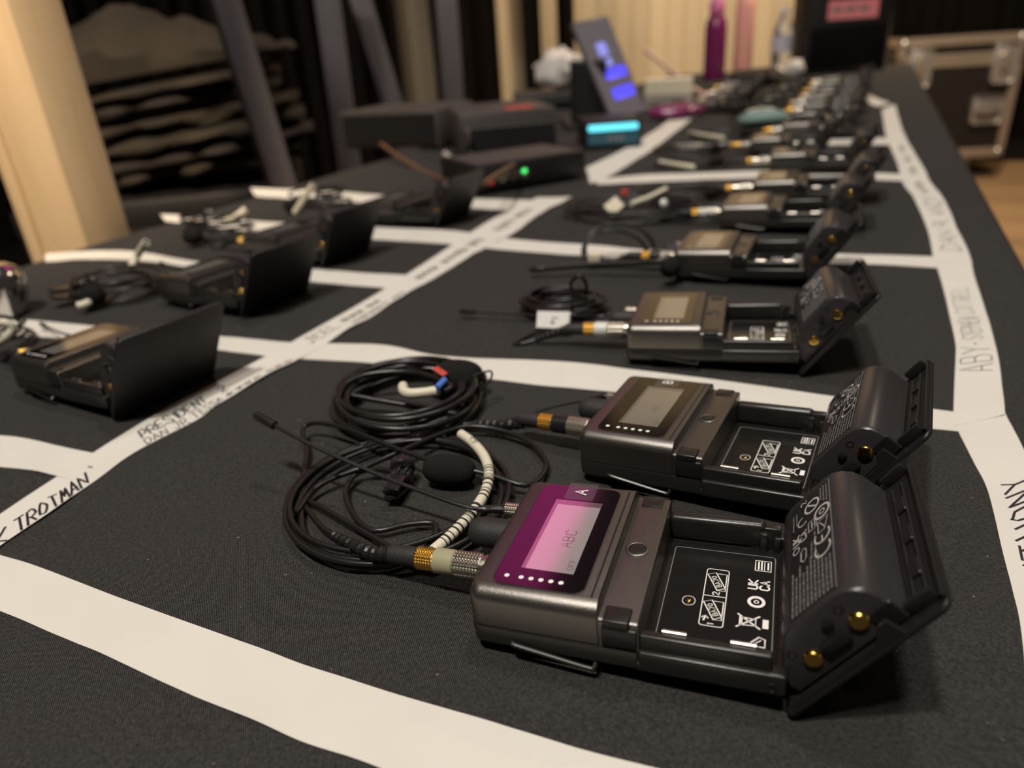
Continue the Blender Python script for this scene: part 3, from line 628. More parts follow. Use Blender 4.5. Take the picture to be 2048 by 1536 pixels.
def make_pack(mtx, label, blabel, phi=LID_PHI0, letter=None, detail=2, lcd_text=None, antenna=True):
    P = thing('bodypack_transmitter', label, 'transmitter', mtx, 'bodypack transmitters on the table')
    cpart('lower_shell', 'lower', b_lower, 'shell', P); hd = cpart('head_shell', 'head', b_head, 'body', P, 40)
    st = cpart('button_strip', 'strip', b_strip, 'body', P)
    if detail > 1: cpart('panel_groove', 'groove', b_groove, 'dark', hd)
    gl = cpart('display_glass', 'glass', b_glass, 'glass', P, 4); cpart('glass_rim', 'rim', b_rim, 'body', gl)
    cpart('display_edge_shade', 'lcdback', b_lcdback, 'lcdback', gl); lc = link('lcd_panel', b_lcd().mesh('lcd_panel'), 'lcdlit', gl) if letter == 'A' else cpart('lcd_panel', 'lcd', b_lcd, 'lcd', gl)
    for x in (10.7, 15.2, 18.25, 21.3, 24.35, 27.4):
        o = cpart('indicator_dot', 'dot', b_dot, 'white', gl); o.location = Vector((x, 8.5, GZ - .01)) * MM
    o = cpart('button_ring', 'bring', b_ring, 'body', st); o.location = Vector((44.6, 33.3, STOP - .1)) * MM
    o = cpart('power_button', 'btn', b_button, 'dark', st); o.location = Vector((44.6, 33.3, STOP - .05)) * MM
    cpart('latch', 'latchn', b_latch_near, 'dark', P); cpart('latch', 'latchf', b_latch_far, 'dark', P)
    bf = cpart('bay_floor', 'bayfloor', b_bayfloor, 'floorpl', P)
    cpart('bay_outline', 'bayline', b_bayline, 'fine', bf, fix=False); cpart('bay_pictograms', 'icons', b_icons, 'white', bf, fix=False)
    cpart('sensor_rim', 'pin', b_pin, 'print', bf, fix=False); cpart('sensor_pin', 'pinhead', b_pinhead, 'gold', bf)
    cpart('hinge', 'hinge', b_hinge, 'dark', P)
    for x, y, z in ((60.0, 4.6, 13.2), (78.0, 4.6, 13.2)):
        o = cpart('charge_contact', 'ccontact', b_contact, 'nickel', P); o.location = Vector((x, y, z)) * MM; o.rotation_euler = (math.radians(-14), 0, 0)
    o = cpart('screw', 'screw', b_screw, 'dark', P); o.location = Vector((85.4, -.02, 4.6)) * MM
    cpart('belt_clip', 'clip', b_clip, 'steel', P); cpart('rubber_knob', 'bump', b_bump, 'rubber', P)
    cpart('microphone_socket', 'socket', b_socket, 'nickel', P); cpart('antenna_nut', 'antnut', b_antnut, 'nickel', P, 3)
    lm = lid_matrix(phi)
    ld = cpart('battery_lid', 'lid', b_lid, 'lid', P); ld.matrix_local = lm
    cpart('lid_wall', 'lwn', b_lidwall_near, 'lid', ld); cpart('lid_wall', 'lwf', b_lidwall_far, 'lid', ld); cpart('lid_lip', 'llip', b_lidlip, 'lid', ld)
    for y in (4.0, PW - 4.0):
        o = cpart('latch_hook', 'hook', b_hook, 'dark', ld); o.location = Vector((48.4, y, 0)) * MM
    for s in (46.0, 49.6):
        o = cpart('lid_rib', 'rib', b_rib, 'lid', ld); o.location = Vector((s, 0, 0)) * MM
    for y in (18, 32, 46):
        o = cpart('lid_clip', 'lclip', b_lidclip, 'dark', ld); o.location = Vector((47.8, y, 0)) * MM
    if letter:
        cpart('clear_sticker', 'sticker', lambda: B().loft([rrect(16.0, 26.2, 51.0, 61.4, .8, GZ + .10), rrect(16.0, 26.2, 51.0, 61.4, .8, GZ + .22)]), 'clear', P)
        cpart('sticker_letter', 'letter' + letter, lambda: flat_text(B(), letter, (23.0, 54.4, GZ + .30), (0, 1, 0), (-1, 0, 0), 4.0, .66, (0, 0, 1)), 'white', P, fix=False)
    if lcd_text:
        cpart('lcd_text', 'lt' + lcd_text, lambda: flat_text(B(), lcd_text, (25.6, 25.0, GZ + .02), (0, 1, 0), (-1, 0, 0), 3.4, .34, (0, 0, 1)), 'lcdink', gl, fix=False)
        cpart('lcd_text', 'ltoff', lambda: flat_text(B(), 'OFF', (29.2, 14.6, GZ + .02), (0, 1, 0), (-1, 0, 0), 1.9, .22, (0, 0, 1)), 'lcdink', gl, fix=False)
    # the battery is clipped into the lid and can be lifted out: a thing of its own
    BT = thing('battery_pack', blabel, 'battery', mtx @ lm, 'battery packs in the open lids')
    cpart('casing', 'batt', b_batt, 'battery', BT, 28)
    for s, n_ in ((34.6, 8.4), (17.6, 7.6)):
        o = cpart('contact', 'bcontact', b_battcontact, 'gold', BT); o.location = Vector((s, 3.6, n_)) * MM
    cpart('end_block', 'bbar', b_battbar, 'dark', BT); cpart('side_strip', 'bstrip', b_battstrip, 'dark', BT); cpart('end_ring', 'bring2', b_battring, 'dark', BT)
    lf = cpart('label', 'labelface', b_labelface, 'satin', BT); cpart('label_line', 'labelline', b_labelline, 'fine', lf)
    cpart('label_marks', 'labelbig', b_labelbig, 'print', lf, fix=False); cpart('label_print', 'labelfine', b_labelfine, 'fine', lf, fix=False)
    return P, BT

# --- where the packs lie
def local(mtx, p): return (mtx @ (Vector(p) * MM)) / MM
mA = frame_mtx(-17.77, 162.37, 0.6, math.radians(-21.34), math.radians(3.0), math.radians(-1.27))
mB = frame_mtx(24.6, 249.26, 0.6, math.radians(-29.98), math.radians(3.2), math.radians(-1.32))
pA, _ = make_pack(mA, 'grey bodypack transmitter with a pink lit display and sticker A, nearest the camera', 'dark battery with printed label in the open lid of the pack marked A', letter='A', lcd_text='ABC')
pB, _ = make_pack(mB, 'grey bodypack transmitter with sticker B and unlit display behind the pack marked A', 'dark battery with gold contacts in the open lid of the pack marked B', letter='B', lcd_text='ABC')
def pack_at(px, py, yaw_deg, tilt=2.6):
    p = unp(px, py, 2.0); return frame_mtx(p.x, p.y, 0.5, math.radians(yaw_deg), math.radians(tilt), math.radians(-1.0))
D = math.radians
RIGHT = [  # pixel of the near left foot, turn, lid angle, label, battery label
 ((1252, 722), -19, 52, 'grey bodypack transmitter third from the front, beside the small white folded tag', 'battery in the lid beside the tape marked ABY, third from the front'),
 ((1345, 556), -25, 55, 'grey bodypack transmitter fourth from the front, with the thick dark whip lying to its left', 'battery fourth from the front in the right row of open lids'),
 ((1438, 458), -25, 56, 'grey bodypack transmitter fifth from the front, plugged to the cable with the ivory tags', 'battery fifth from the front in the right row of open lids'),
 ((1502, 404), -25, 57, 'grey bodypack transmitter sixth from the front, with two bright rings on its plug', 'battery sixth from the front, showing two brass contacts before the white cross tape'),
 ((1536, 343), -26, 60, 'blurred bodypack transmitter seventh from the front, just behind the far white cross tape', 'blurred battery seventh from the front, standing highest by the right tape'),
 ((1497, 309), -26, 60, 'blurred bodypack transmitter eighth from the front in the right row', 'blurred battery eighth from the front in the right row'),
 ((1560, 276), -26, 60, 'blurred bodypack transmitter ninth from the front, nearest the teal pouch', 'blurred battery ninth from the front in the right row'),
]
packs = {}
for i, (pp, yaw, phi, la, lb) in enumerate(RIGHT):
    m = pack_at(*pp, yaw); packs['CDEFGHI'[i]] = (make_pack(m, la, lb, D(phi), detail=1)[0], m)
packs['A'] = (pA, mA); packs['B'] = (pB, mB)
LEFT = [
 ((226, 842), -31, 60, 'dark bodypack transmitter behind the marked PRESIDENT, its lid standing upright', 'battery behind the upright lid next to the marked PRESIDENT'),
 ((482, 636), -32, 60, 'dark bodypack transmitter second in the left row, lid standing upright', 'battery behind the second upright lid of the left row'),
 ((642, 535), -30, 60, 'dark bodypack transmitter third in the left row, lid standing upright', 'battery behind the third upright lid of the left row'),
 ((870, 456), -29, 60, 'dark bodypack transmitter fourth in the left row, beside the far end of the middle tape', 'battery behind the fourth upright lid of the left row'),
]
for i, ((px, py), yaw, phi, la, lb) in enumerate(LEFT):
    h = unp(px, py, 0.0); y = D(yaw); ex = Vector((math.cos(y), math.sin(y), 0))
    o = h - ex * 90.5
    m = frame_mtx(o.x, o.y, 0.5, y, D(2.4), D(-1.0)); packs['L%d' % (i + 1)] = (make_pack(m, la, lb, D(phi), detail=1)[0], m)

def whip(key, pts, rad, tip_r=1.55, tip_len=11):
    P, m = packs[key]; inv = m.inverted(); loc = [(inv @ (Vector(p) * MM)) / MM for p in pts]
    path = crom([Vector((-6, 55.8, 11.2)), Vector((-11, 55.8, 11.2))] + loc, 8)
    n = len(path); d = (path[-1] - path[-2]).normalized()
    b = B(); b.tube(path, [1.75 if i < 10 else (1.5 if i < 14 else rad) for i in range(n)], 10)
    w = obj('antenna_whip', b, 'whip', P)
    obj('antenna_tip', B().lathe([(0, .9), (.8, tip_r), (tip_len - 1.2, tip_r), (tip_len - .3, tip_r * .75), (tip_len, tip_r * .3)], path[-1], d, 16), 'whip', w)
whip('A', [unp(934, 1014, 11), unp(809, 970, 14), unp(747, 945, 16), unp(625, 891, 22), unp(552, 852, 26.5)], .85, 1.95, 12.5)
whip('B', [unp(1165, 801, 12), unp(1110, 812, 10), unp(1050, 830, 7), unp(985, 846, 4), unp(930, 852, 2.5), unp(880, 850, 2)], .8, 1.4, 8)
whip('C', [unp(1200, 632, 10), unp(1130, 632, 6), unp(1040, 629, 4), unp(952, 624, 4)], .8, 1.7, 12)
whip('D', [unp(1330, 520, 12), unp(1270, 526, 10), unp(1180, 530, 8), unp(1090, 537, 6)], 2.2, 2.4, 12)
for k in 'EFGHI':
    m = packs[k][1]; whip(k, [local(m, (-24, 57, 10)), local(m, (-60, 60, 7)), local(m, (-95, 66, 5))], .8)
for k in ('L1', 'L2', 'L3', 'L4'):
    m = packs[k][1]; whip(k, [local(m, (-24, 57, 10)), local(m, (-60, 62, 9)), local(m, (-92, 70, 8))], .8)

# ------------------------------------------------------------------ microphones with their cables
AXY, AXZ = 22.6, 11.6
def b_plug_barrel():
    b = B(); b.lathe([(2.2, 3.9), (4.2, 3.9)], (0, AXY, AXZ), (-1, 0, 0), 28); b.knurl((-4.0, AXY, AXZ), (-1, 0, 0), 9.6, 4.4, 52, .34, 17); return b
def b_plug_band(): return B().lathe([(13.6, 3.7), (14.0, 4.2), (20.6, 4.25), (21.4, 3.6)], (0, AXY, AXZ), (-1, 0, 0), 28)
def b_plug_gold(): return B().knurl((-21.3, AXY, AXZ), (-1, 0, 0), 6.4, 3.95, 44, .42, 13)
def b_plug_boot(): return B().lathe([(27.6, 2.9), (28.0, 3.5), (37.0, 3.3), (38.4, 3.0)], (0, AXY, AXZ), (-1, 0, 0), 24)
def wavy(c, rx, ry, ang, turns, z0, z1, jit, seed, a0=0.0, per=26):
    rnd = random.Random(seed); out = []; N = int(turns * per); c = Vector(c)
    ph = [rnd.uniform(0, 6.28) for _ in range(8)]
    for i in range(N + 1):
        a = a0 + i / per * 2 * PI; t = i / N
        k = 1 + jit * (math.sin(a * .31 + ph[0]) + .6 * math.sin(a * .77 + ph[1]))
        ox = jit * rx * 1.2 * math.sin(a * .23 + ph[2]); oy = jit * ry * 1.2 * math.sin(a * .27 + ph[3])
        x = math.cos(a) * rx * k + ox; y = math.sin(a) * ry * k + oy
        z = z0 + (z1 - z0) * (.5 + .5 * math.sin(a * .41 + ph[4]))
        out.append(Vector((c.x + x * math.cos(ang) - y * math.sin(ang), c.y + x * math.sin(ang) + y * math.cos(ang), z)))
    return out
def make_mic(key, label, relief, cable, band='band', r=1.15, group=None):
    P, m = packs[key]; inv = m.inverted()
    T = thing('lavalier_microphone', label, 'microphone', m, group or 'lavalier microphones with coiled cables')
    T['_m'] = key
    cpart('plug_barrel', 'plb', b_plug_barrel, 'nickel', T, 3); 
    CB = link('plug_band', (CACHE.setdefault('plband_' + band, b_plug_band().mesh('plug_band'))), band, T)
    cpart('plug_collar', 'plg', b_plug_gold, 'goldk', T, 3); cpart('plug_boot', 'plt', b_plug_boot, 'rubber', T)
    L = lambda p: (inv @ (Vector(p) * MM)) / MM
    path = crom([Vector((-37.5, AXY, AXZ))] + [L(p) for p in relief], 14); n = len(path)
    rad = [(2.75 - 1.2 * i / n) + (.28 if (i // 2) % 2 == 0 else -.22) for i in range(n)]
    obj('strain_relief', B().tube(path, rad, 12), 'dark', T, 25)
    full = crom([path[-1]] + [L(p) for p in cable], 4)
    obj('cable', B().tube(full, r, 8), 'cable', T, 60)
    del T['_m']
    return T, L
def marker_tube(T, L, pts, r=2.2, bars=(), text=None, m='tube'):
    path = crom([L(p) for p in pts], 10); n = len(path)
    b = B(); rings = []; up = Vector((0, 0, 1))
    b.tube(path, r, 14)
    tb = obj('marker_tube', b, m, T, 60)
    i0, i1 = path[0], path[-1]
    obj('tube_mouth', B().disc(i1 + (i1 - path[-2]).normalized() * .02, (i1 - path[-2]), r * .72, 14, .02), 'black', tb)
    if bars:
        bb = B(); rnd = random.Random(8)
        for a, e in bars:
            t = a
            while t < e:
                w = rnd.choice((.008, .014, .024)); f = t * (n - 1); i = min(int(f), n - 2); p = path[i].lerp(path[i + 1], f - i); d = (path[i + 1] - path[i]).normalized()
                bb.lathe([(-w * 28, r + .10), (w * 28, r + .10)], p, d, 14); t += w + rnd.choice((.008, .012, .018))
        o = obj('barcode', bb, 'ink', tb); o['kind'] = 'stuff'
    if text:
        tx = B(); t0, txt = text; f = int(t0 * (n - 1)); p = path[f]; d = (path[f + 1] - path[f]).normalized(); sd = Vector((0, 0, 1)).cross(d).normalized()
        st, wd = strokes(txt)
        for q in st:
            rb = []
            for x, y in q:
                s_ = f + x * .36 / max((path[f + 1] - path[f]).length, .1); i = min(int(s_), n - 2); pp = path[i].lerp(path[i + 1], s_ - i)
                v = (y - 3) * .36; rb.append(pp + sd * v + Vector((0, 0, math.sqrt(max((r + .05) ** 2 - v * v, .01)))))
            tx.ribbon(rb, .42)
        obj('tube_lettering', tx, 'ink', tb, fix=False)
    return tb
def mic_capsule(T, L, p, d, foam_len=20, foam_r=6.4, scale=1.0):
    p = L(p); q = (L(Vector(p) * 0 + Vector(d)) - L(Vector((0, 0, 0)))).normalized()
    prof = []
    for i in range(13):
        a = i / 12 * PI; prof.append((foam_len / 2 * (1 - math.cos(a)), max(foam_r * math.sin(a) ** .55, .4)))
    obj('windscreen', B().lathe(prof, p, q, 26), 'foam', T, 60)
    return p, q
def tie_clip(T, L, c, ang, s=1.0):
    c = L(c); R = Matrix.Rotation(ang, 4, 'Z'); mt = Matrix.Translation(c) @ R @ Matrix.Scale(s, 4)
    b = B()
    b.box(-9, 5, -3.2, 3.2, 5.4, 6.8, .5, 2, mt); b.box(-9.5, 6, -3.2, 3.2, .6, 2.0, .5, 2, mt @ Matrix.Rotation(.22, 4, 'Y'))
    for i in range(5): b.box(-8.6 + i * 2.2, -7.6 + i * 2.2, -3.0, 3.0, 4.6, 5.6, .15, 1, mt)
    cl_ = obj('clip_jaws', b, 'satin', T)
    b = B(); b.lathe([(-4.2, 2.6), (-3.6, 3.2), (3.6, 3.2), (4.2, 2.6)], mt @ Vector((5.5, 0, 4.2)), (R @ Vector((0, 1, 0))), 22)
    b.lathe([(-2.2, 4.6), (-1.4, 5.4), (1.4, 5.4), (2.2, 4.6)], mt @ Vector((9.5, 1, 6.0)), (R @ Vector((1, .25, .1))), 24); obj('clip_holder', b, 'satin', T)
    obj('clip_spring', B().tube([mt @ Vector((5.5 + 4.2 * math.cos(a * .5), -3.6 + a * .25, 4.2 + 4.2 * math.sin(a * .5))) for a in range(26)], .4, 6), 'steel', T)
    return cl_

# A: nearest microphone
W_ = lambda px, py, z: unp(px, py, z)
coil = wavy((-50, 246, 0), 43, 43, 0.2, 3.85, 1.3, 4.4, .055, 3, a0=4.1)
cabA = [W_(640, 1050, 1.6), W_(614, 1000, 1.8)] + coil[3:] + [W_(622, 985, 3.2), W_(655, 962, 4), W_(700, 944, 5), W_(740, 930, 6), W_(800, 903, 7), W_(880, 868, 6), W_(937, 853, 5), W_(1000, 860, 4), W_(1055, 882, 3), W_(1090, 918, 3), W_(1085, 950, 3), W_(1050, 971, 4),
        W_(975, 948, 6), W_(890, 930, 8), W_(795, 898, 9), W_(700, 860, 9), W_(640, 846, 8), W_(610, 852, 6), W_(606, 870, 5), W_(614, 900, 3), W_(608, 950, 2), W_(603, 1005, 1.6), W_(606, 1060, 1.5), W_(628, 1102, 1.4), W_(690, 1133, 1.4), W_(780, 1132, 1.5), W_(850, 1098, 1.6), W_(872, 1050, 2),
        W_(820, 1048, 2.5), W_(745, 1061, 2.4), W_(702, 1022, 2.4), W_(692, 978, 2.6), W_(718, 945, 3.5), W_(770, 940, 5), W_(815, 958, 6.5)]
TA, LA = make_mic('A', 'lapel microphone with a long barcoded ivory tube, plugged into the pack marked A', [W_(745, 1106, 8.5), W_(700, 1087, 6), W_(668, 1071, 3.4)], cabA, 'band')
marker_tube(TA, LA, [W_(922, 868, 6), W_(945, 885, 6.5), W_(968, 912, 7), W_(978, 945, 7), W_(970, 985, 6.5), W_(945, 1025, 6), W_(905, 1068, 5.5), W_(866, 1102, 5)], 2.15, ((.40, .62), (.68, .93)), (.14, '920'))
tie_clip(TA, LA, W_(800, 985, 0), D(100), 1.05)
mic_capsule(TA, LA, W_(848, 935, 7), (21, -5, -1), 22, 6.6)

# B
coil = wavy(unp(812, 818), 33, 36, 0.3, 7.1, 1.3, 13, .06, 11, a0=5.2)
cabB = [W_(920, 850, 2.0), W_(880, 858, 1.6), W_(820, 862, 1.6)] + coil[2:] + [W_(700, 790, 9), W_(690, 770, 12), W_(740, 748, 14), W_(830, 745, 14), W_(900, 770, 14), W_(890, 782, 13)]
TB, LB = make_mic('B', 'lapel microphone on a thick black coil, plugged into the pack marked B', [W_(1040, 848, 7), W_(990, 849, 4.5), W_(948, 848, 2.6)], cabB, 'blackband', 1.5)
marker_tube(TB, LB, [W_(806, 772, 14), W_(808, 782, 14), W_(822, 787, 14), W_(850, 785, 14), W_(872, 782, 14)], 2.5)
obj('blue_sleeve', B().tube([LB(W_(874, 776, 16)), LB(W_(890, 760, 17))], 1.7, 12), 'blue', TB)
obj('red_tape', B().box(-3.5, 3.5, -2, 2, 0, 1.2, .3, 1, Matrix.Translation(LB(W_(880, 745, 17))) @ Matrix.Rotation(.5, 4, 'Y')), 'red', TB)
tie_clip(TB, LB, W_(942, 800, 1), D(95), 1.15)
obj('clip_wire', B().tube(crom([LB(W_(945, 752, 16)), LB(W_(980, 742, 17)), LB(W_(982, 757, 14)), LB(W_(965, 778, 10)), LB(W_(952, 785, 7))], 6), .55, 8), 'steel', TB)
mic_capsule(TB, LB, W_(872, 752, 9), (19, -8, 1), 26, 9.5)

# C to I
def simple_mic(key, label, cpx, rx, ry, turns, zmax, seed, band, upright=0.0, extra=None):
    P, m = packs[key]; c = unp(*cpx); k = wavy(c, rx, ry, -.3, turns, 1.4, zmax, .07, seed, a0=5.0)
    if upright:
        k = [Vector((p.x, c.y + (p.y - c.y) * .45, 1.5 + zmax * .2 + max(0, (p.y - c.y)) * upright + abs(p.x - c.x) * .05)) for p in k]
    e = local(m, (-58, 24, 4)); f2 = local(m, (-72, 22, 1.6))
    T, L = make_mic(key, label, [local(m, (-48, 23, 8)), e], [f2] + k + (extra or []), band)
    return T, L
T, L = simple_mic('C', 'lapel microphone in a small tight black coil with a white folded tag', (1125, 622), 26, 20, 6, 11, 21, 'whiteband', 0, [W_(1145, 590, 16), W_(1142, 566, 24), W_(1158, 552, 30), W_(1172, 566, 24), W_(1172, 590, 14)])
tg = unp(1106, 640, 9); R = Matrix.Translation(L(tg)) @ Matrix.Rotation(D(-4), 4, 'Z') @ Matrix.Rotation(D(62), 4, 'X')
ft = obj('folded_tag', B().box(-10.5, 10.5, -5.2, 5.2, 0, .5, .2, 1, R).box(-10.5, 10.5, -5.2, 5.2, -1.6, -1.1, .2, 1, R), 'white', T)
flat = B(); 
for q in ([(0, -2.5), (0, 1.5), (3, 1.0)], [(-1.2, -1.4), (1.4, -1.8)]): flat.ribbon([R @ Vector((x, y, .55)) for x, y in q], .7, (R.to_3x3() @ Vector((0, 0, 1))))
obj('tag_mark', flat, 'ink', ft, fix=False)
T, L = simple_mic('D', 'lapel microphone with loops of cable standing up beside the thick dark whip', (1236, 520), 27, 22, 4, 10, 22, 'blackband', .9)
obj('cable_clamp', B().box(-5, 5, -3, 3, 0, 7, .8, 2, Matrix.Translation(L(unp(1190, 525, 3)))), 'beige', T)
mic_capsule(T, L, unp(1328, 548, 9), (8, 4, 6), 13, 7)
T, L = simple_mic('E', 'lapel microphone with an ivory diamond tag and a red bit on its flat coil', (1262, 432), 62, 36, 4, 12, 23, 'whiteband')
marker_tube(T, L, [W_(1262, 408, 12), W_(1300, 394, 14), W_(1332, 378, 16)], 2.7)
R = Matrix.Translation(L(unp(1228, 412, 14))) @ Matrix.Rotation(D(50), 4, 'X') @ Matrix.Rotation(D(45), 4, 'Z')
obj('diamond_tag', B().box(-7.5, 7.5, -7.5, 7.5, 0, .8, .3, 1, R), 'beige', T)
obj('red_tape', B().box(-3.5, 3.5, -3, 3, 0, 5, .5, 1, Matrix.Translation(L(unp(1250, 390, 12)))), 'red', T)
mic_capsule(T, L, unp(1336, 414, 8), (14, -3, 2), 20, 7.5)
obj('white_cap', B().lathe([(0, 3), (1, 4.2), (5, 4.2), (6, 3)], L(unp(1322, 408, 10)), (1, 0, .2), 16), 'white', T)
for key, px, sd, la in (('F', (1370, 392), 24, 'blurred lapel microphone cable lying left of the sixth pack'), ('G', (1380, 330), 25, 'blurred lapel microphone cable lying behind the white cross tape'),
                        ('H', (1380, 303), 26, 'blurred lapel microphone cable left of the eighth pack'), ('I', (1440, 272), 27, 'blurred lapel microphone cable left of the teal pouch')):
    T, L = simple_mic(key, la, px, 48, 26, 2.4, 8, sd, 'nickel' if key in 'FG' else 'goldk'); mic_capsule(T, L, unp(px[0] + 40, px[1] - 4, 7), (14, 3, 1), 18, 6)
    if key in 'GI': marker_tube(T, L, [W_(px[0] - 60, px[1] - 6, 6), W_(px[0] - 20, px[1], 7), W_(px[0] + 10, px[1] + 4, 6)], 2.8)
for key, px, sd, la in (('L1', (-40, 690), 31, 'lapel microphone with an ivory ring at the left edge behind the first left pack'), ('L2', (235, 590), 32, 'lapel microphone with two ivory tubes between the first and second left packs'),
                        ('L3', (440, 470), 33, 'lapel microphone with a pale folded tag left of the third upright lid'), ('L4', (640, 408), 34, 'lapel microphone with a leaning ivory tube left of the fourth upright lid')):
    T, L = simple_mic(key, la, px, 34, 26, 4, 16, sd, 'band'); mic_capsule(T, L, unp(px[0] - 70, px[1] + 6, 8), (16, -4, 3), 19, 8)
    if key == 'L2':
        marker_tube(T, L, [W_(262, 535, 14), W_(275, 510, 22), W_(292, 484, 34)], 3); marker_tube(T, L, [W_(156, 612, 6), W_(175, 606, 7), W_(190, 592, 9)], 3)
        tie_clip(T, L, W_(150, 600, 2), 1.2, 1.7)
    if key == 'L3': marker_tube(T, L, [W_(455, 440, 10), W_(475, 432, 14), W_(492, 418, 20)], 3.6); tie_clip(T, L, W_(395, 450, 4), .6, 1.8)
    if key == 'L4': marker_tube(T, L, [W_(590, 425, 8), W_(606, 400, 22), W_(626, 370, 38)], 3.4); tie_clip(T, L, W_(660, 395, 4), .9, 1.7)
    if key == 'L1': marker_tube(T, L, [W_(-12, 690, 6), W_(12, 676, 12), W_(24, 655, 18), W_(8, 645, 22), W_(-14, 650, 20)], 2.6)

# ------------------------------------------------------------------ further along the table
# more packs lying blurred along the far table
far_spots = []
base = unp(1560, 276, 0)
for i in range(7):
    p = base + TT * (135 * (i + 1)) + TC * (6 * (i % 2))
    far_spots.append((p, -26 + (i * 7) % 9 - 4))
for i in range(4):
    p = base + TT * (170 * i + 380) + TC * (-210 - 10 * i); far_spots.append((p, -30 + i * 5))
fl = ['just beyond the teal pouch', 'two places beyond the teal pouch', 'in the blurred far heap below the clear bottle', 'in the far heap beside the short far tape', 'deep in the far heap before the black box', 'near the foot of the black box', 'farthest of the row, at the black box',
      'left of the blurred heap, nearest the magenta pouch', 'left of the far heap behind the magenta pouch', 'below the coral bottle', 'below the magenta bottle']
for i, (p, yw) in enumerate(far_spots):
    m = frame_mtx(p.x, p.y, 0.5, D(yw), D(2.0), D(-1.0)); k = 'X%d' % i
    packs[k] = (make_pack(m, 'small blurred bodypack transmitter ' + fl[i], 'blurred battery of the pack ' + fl[i], D(62), detail=1)[0], m)
    c = local(m, (-70, 40, 0)); kk = wavy(c, 40, 26, -.4, 3, 2, 22, .09, 50 + i, a0=5)
    T, L = make_mic(k, 'blurred cable of the far pack ' + fl[i], [local(m, (-48, 23, 8)), local(m, (-56, 24, 4))], kk, ('nickel', 'goldk', 'whiteband')[i % 3], 1.5)
    if i % 2: marker_tube(T, L, [c + Vector((-30, 5, 10)), c + Vector((0, 12, 14)), c + Vector((25, 6, 12))], 3.2)
    mic_capsule(T, L, c + Vector((-20, -20, 10)), (14, 6, 2), 18, 7)

def obox(b, BL, BR, TL, thick, bev=1.0):                    # slab from three corners
    ex = (BR - BL); ez = (TL - BL); w = ex.length; h = ez.length; ex = ex / w; ez = (ez - ex * ez.dot(ex)).normalized(); ey = ez.cross(ex)
    m = Matrix((ex, ey, ez)).transposed().to_4x4(); m.translation = BL
    b.box(0, w, 0, thick, 0, h, bev, 2, m); return m, w, h

# teal pouch
c = unp(1526, 252, 0)
def blob(rx, ry, rz, seed, amp, n=20, mrows=11):
    rings = []
    for i in range(mrows):
        a = -PI / 2 + PI * i / (mrows - 1); r_ = []
        for k in range(n):
            t = 2 * PI * k / n; v = Vector((math.cos(a) * math.cos(t), math.cos(a) * math.sin(t), math.sin(a)))
            q = 1 + amp * noise.noise(v * 1.9 + Vector((seed, 0, 0))) + amp * .6 * noise.noise(v * 4.1 + Vector((0, seed, 0)))
            r_.append(Vector((v.x * rx * q, v.y * ry * q, v.z * rz * q)))
        rings.append(r_)
    return rings
o = obj('pouch', B().loft([[p + Vector((0, 0, 13)) for p in r_] for r_ in blob(44, 30, 14, 2, .12)]), 'teal', None, 70); o.location = c * MM
tag(o, 'small teal pouch lying among the blurred packs', 'pouch')

# box with the cyan light bar
bl, br = unp(1172, 300, 0), unp(1292, 298, 0); br.y = bl.y; W0 = (br - bl).length
T = thing('wireless_receiver', 'small black box with a glowing cyan bar and dim display below it', 'receiver', Matrix.Translation(bl * MM))
obj('case', B().box(0, W0, 0, 120, 0, 40, 2, 2), 'black', T)
obj('light_bar', B().box(4, W0 - 6, -2.0, .5, 27, 36, 3, 3), 'cyan', T)
ds = obj('display', B().box(3, W0 - 4, -1.0, .5, 6, 24, 1, 1), 'cyandim', T)
dt = B(); 
for k in range(4): dt.box(34 + k * 7, 39 + k * 7, -1.3, -1.0, 11, 19)
o = obj('display_digits', dt, 'fine', ds); o['kind'] = 'stuff'

# tablet leaning on its stand
BLc = unp(1226, 248, 5); BRc = at(1294, 224, BLc.y + 60)
TLc = min((at(1143, 46, BLc.y + k * 4) for k in range(-60, 160)), key=lambda q: abs((q - BLc).normalized().dot((BRc - BLc).normalized())))
T = thing('tablet', 'tablet leaning on a black stand with blue buttons on its screen', 'tablet', Matrix.Translation(BLc * MM))
b = B(); mt, w, h = obox(b, Vector((0, 0, 0)), BRc - BLc, TLc - BLc, 9, 2.5); obj('tablet_body', b, 'gear', T)
sc_ = obj('screen', B().box(3, w - 3, -.6, .2, 5, h - 6, .2, 1, mt), 'screen', T)
obj('screen_button', B().box(w * .30, w * .86, -1.0, -.5, h * .20, h * .31, 3, 2, mt), 'ui_blue', sc_)
obj('screen_button', B().box(w * .30, w * .86, -1.0, -.5, h * .40, h * .50, 3, 2, mt), 'ui_blue', sc_)
for k, (u0, u1, v0, v1) in enumerate(((.36, .62, .53, .60), (.36, .62, .63, .76))): obj('screen_panel', B().box(w * u0, w * u1, -1.0, -.5, h * v0, h * v1, 1, 1, mt), 'ui_pale', sc_)
b = B(); q = [Vector((0, 0, 0)), mt @ Vector((w * .2, 8, h * .75)), mt @ Vector((w * .2, 8, 10))]
foot = Vector((-70, 120, -BLc.z))
b.tube([mt @ Vector((w * .3, 8, h * .6)), foot + Vector((40, 30, 6))], 9, 10); b.box(-90, 40, 0, 170, -BLc.z, -BLc.z + 8, 2, 1); b.tube([mt @ Vector((w * .5, 5, 6)), Vector((0, 60, -BLc.z + 6))], 10, 10)
b.box(-75, -5, 40, 60, -BLc.z + 6, -BLc.z + 120, 4, 1)
obj('stand', b, 'black', T)

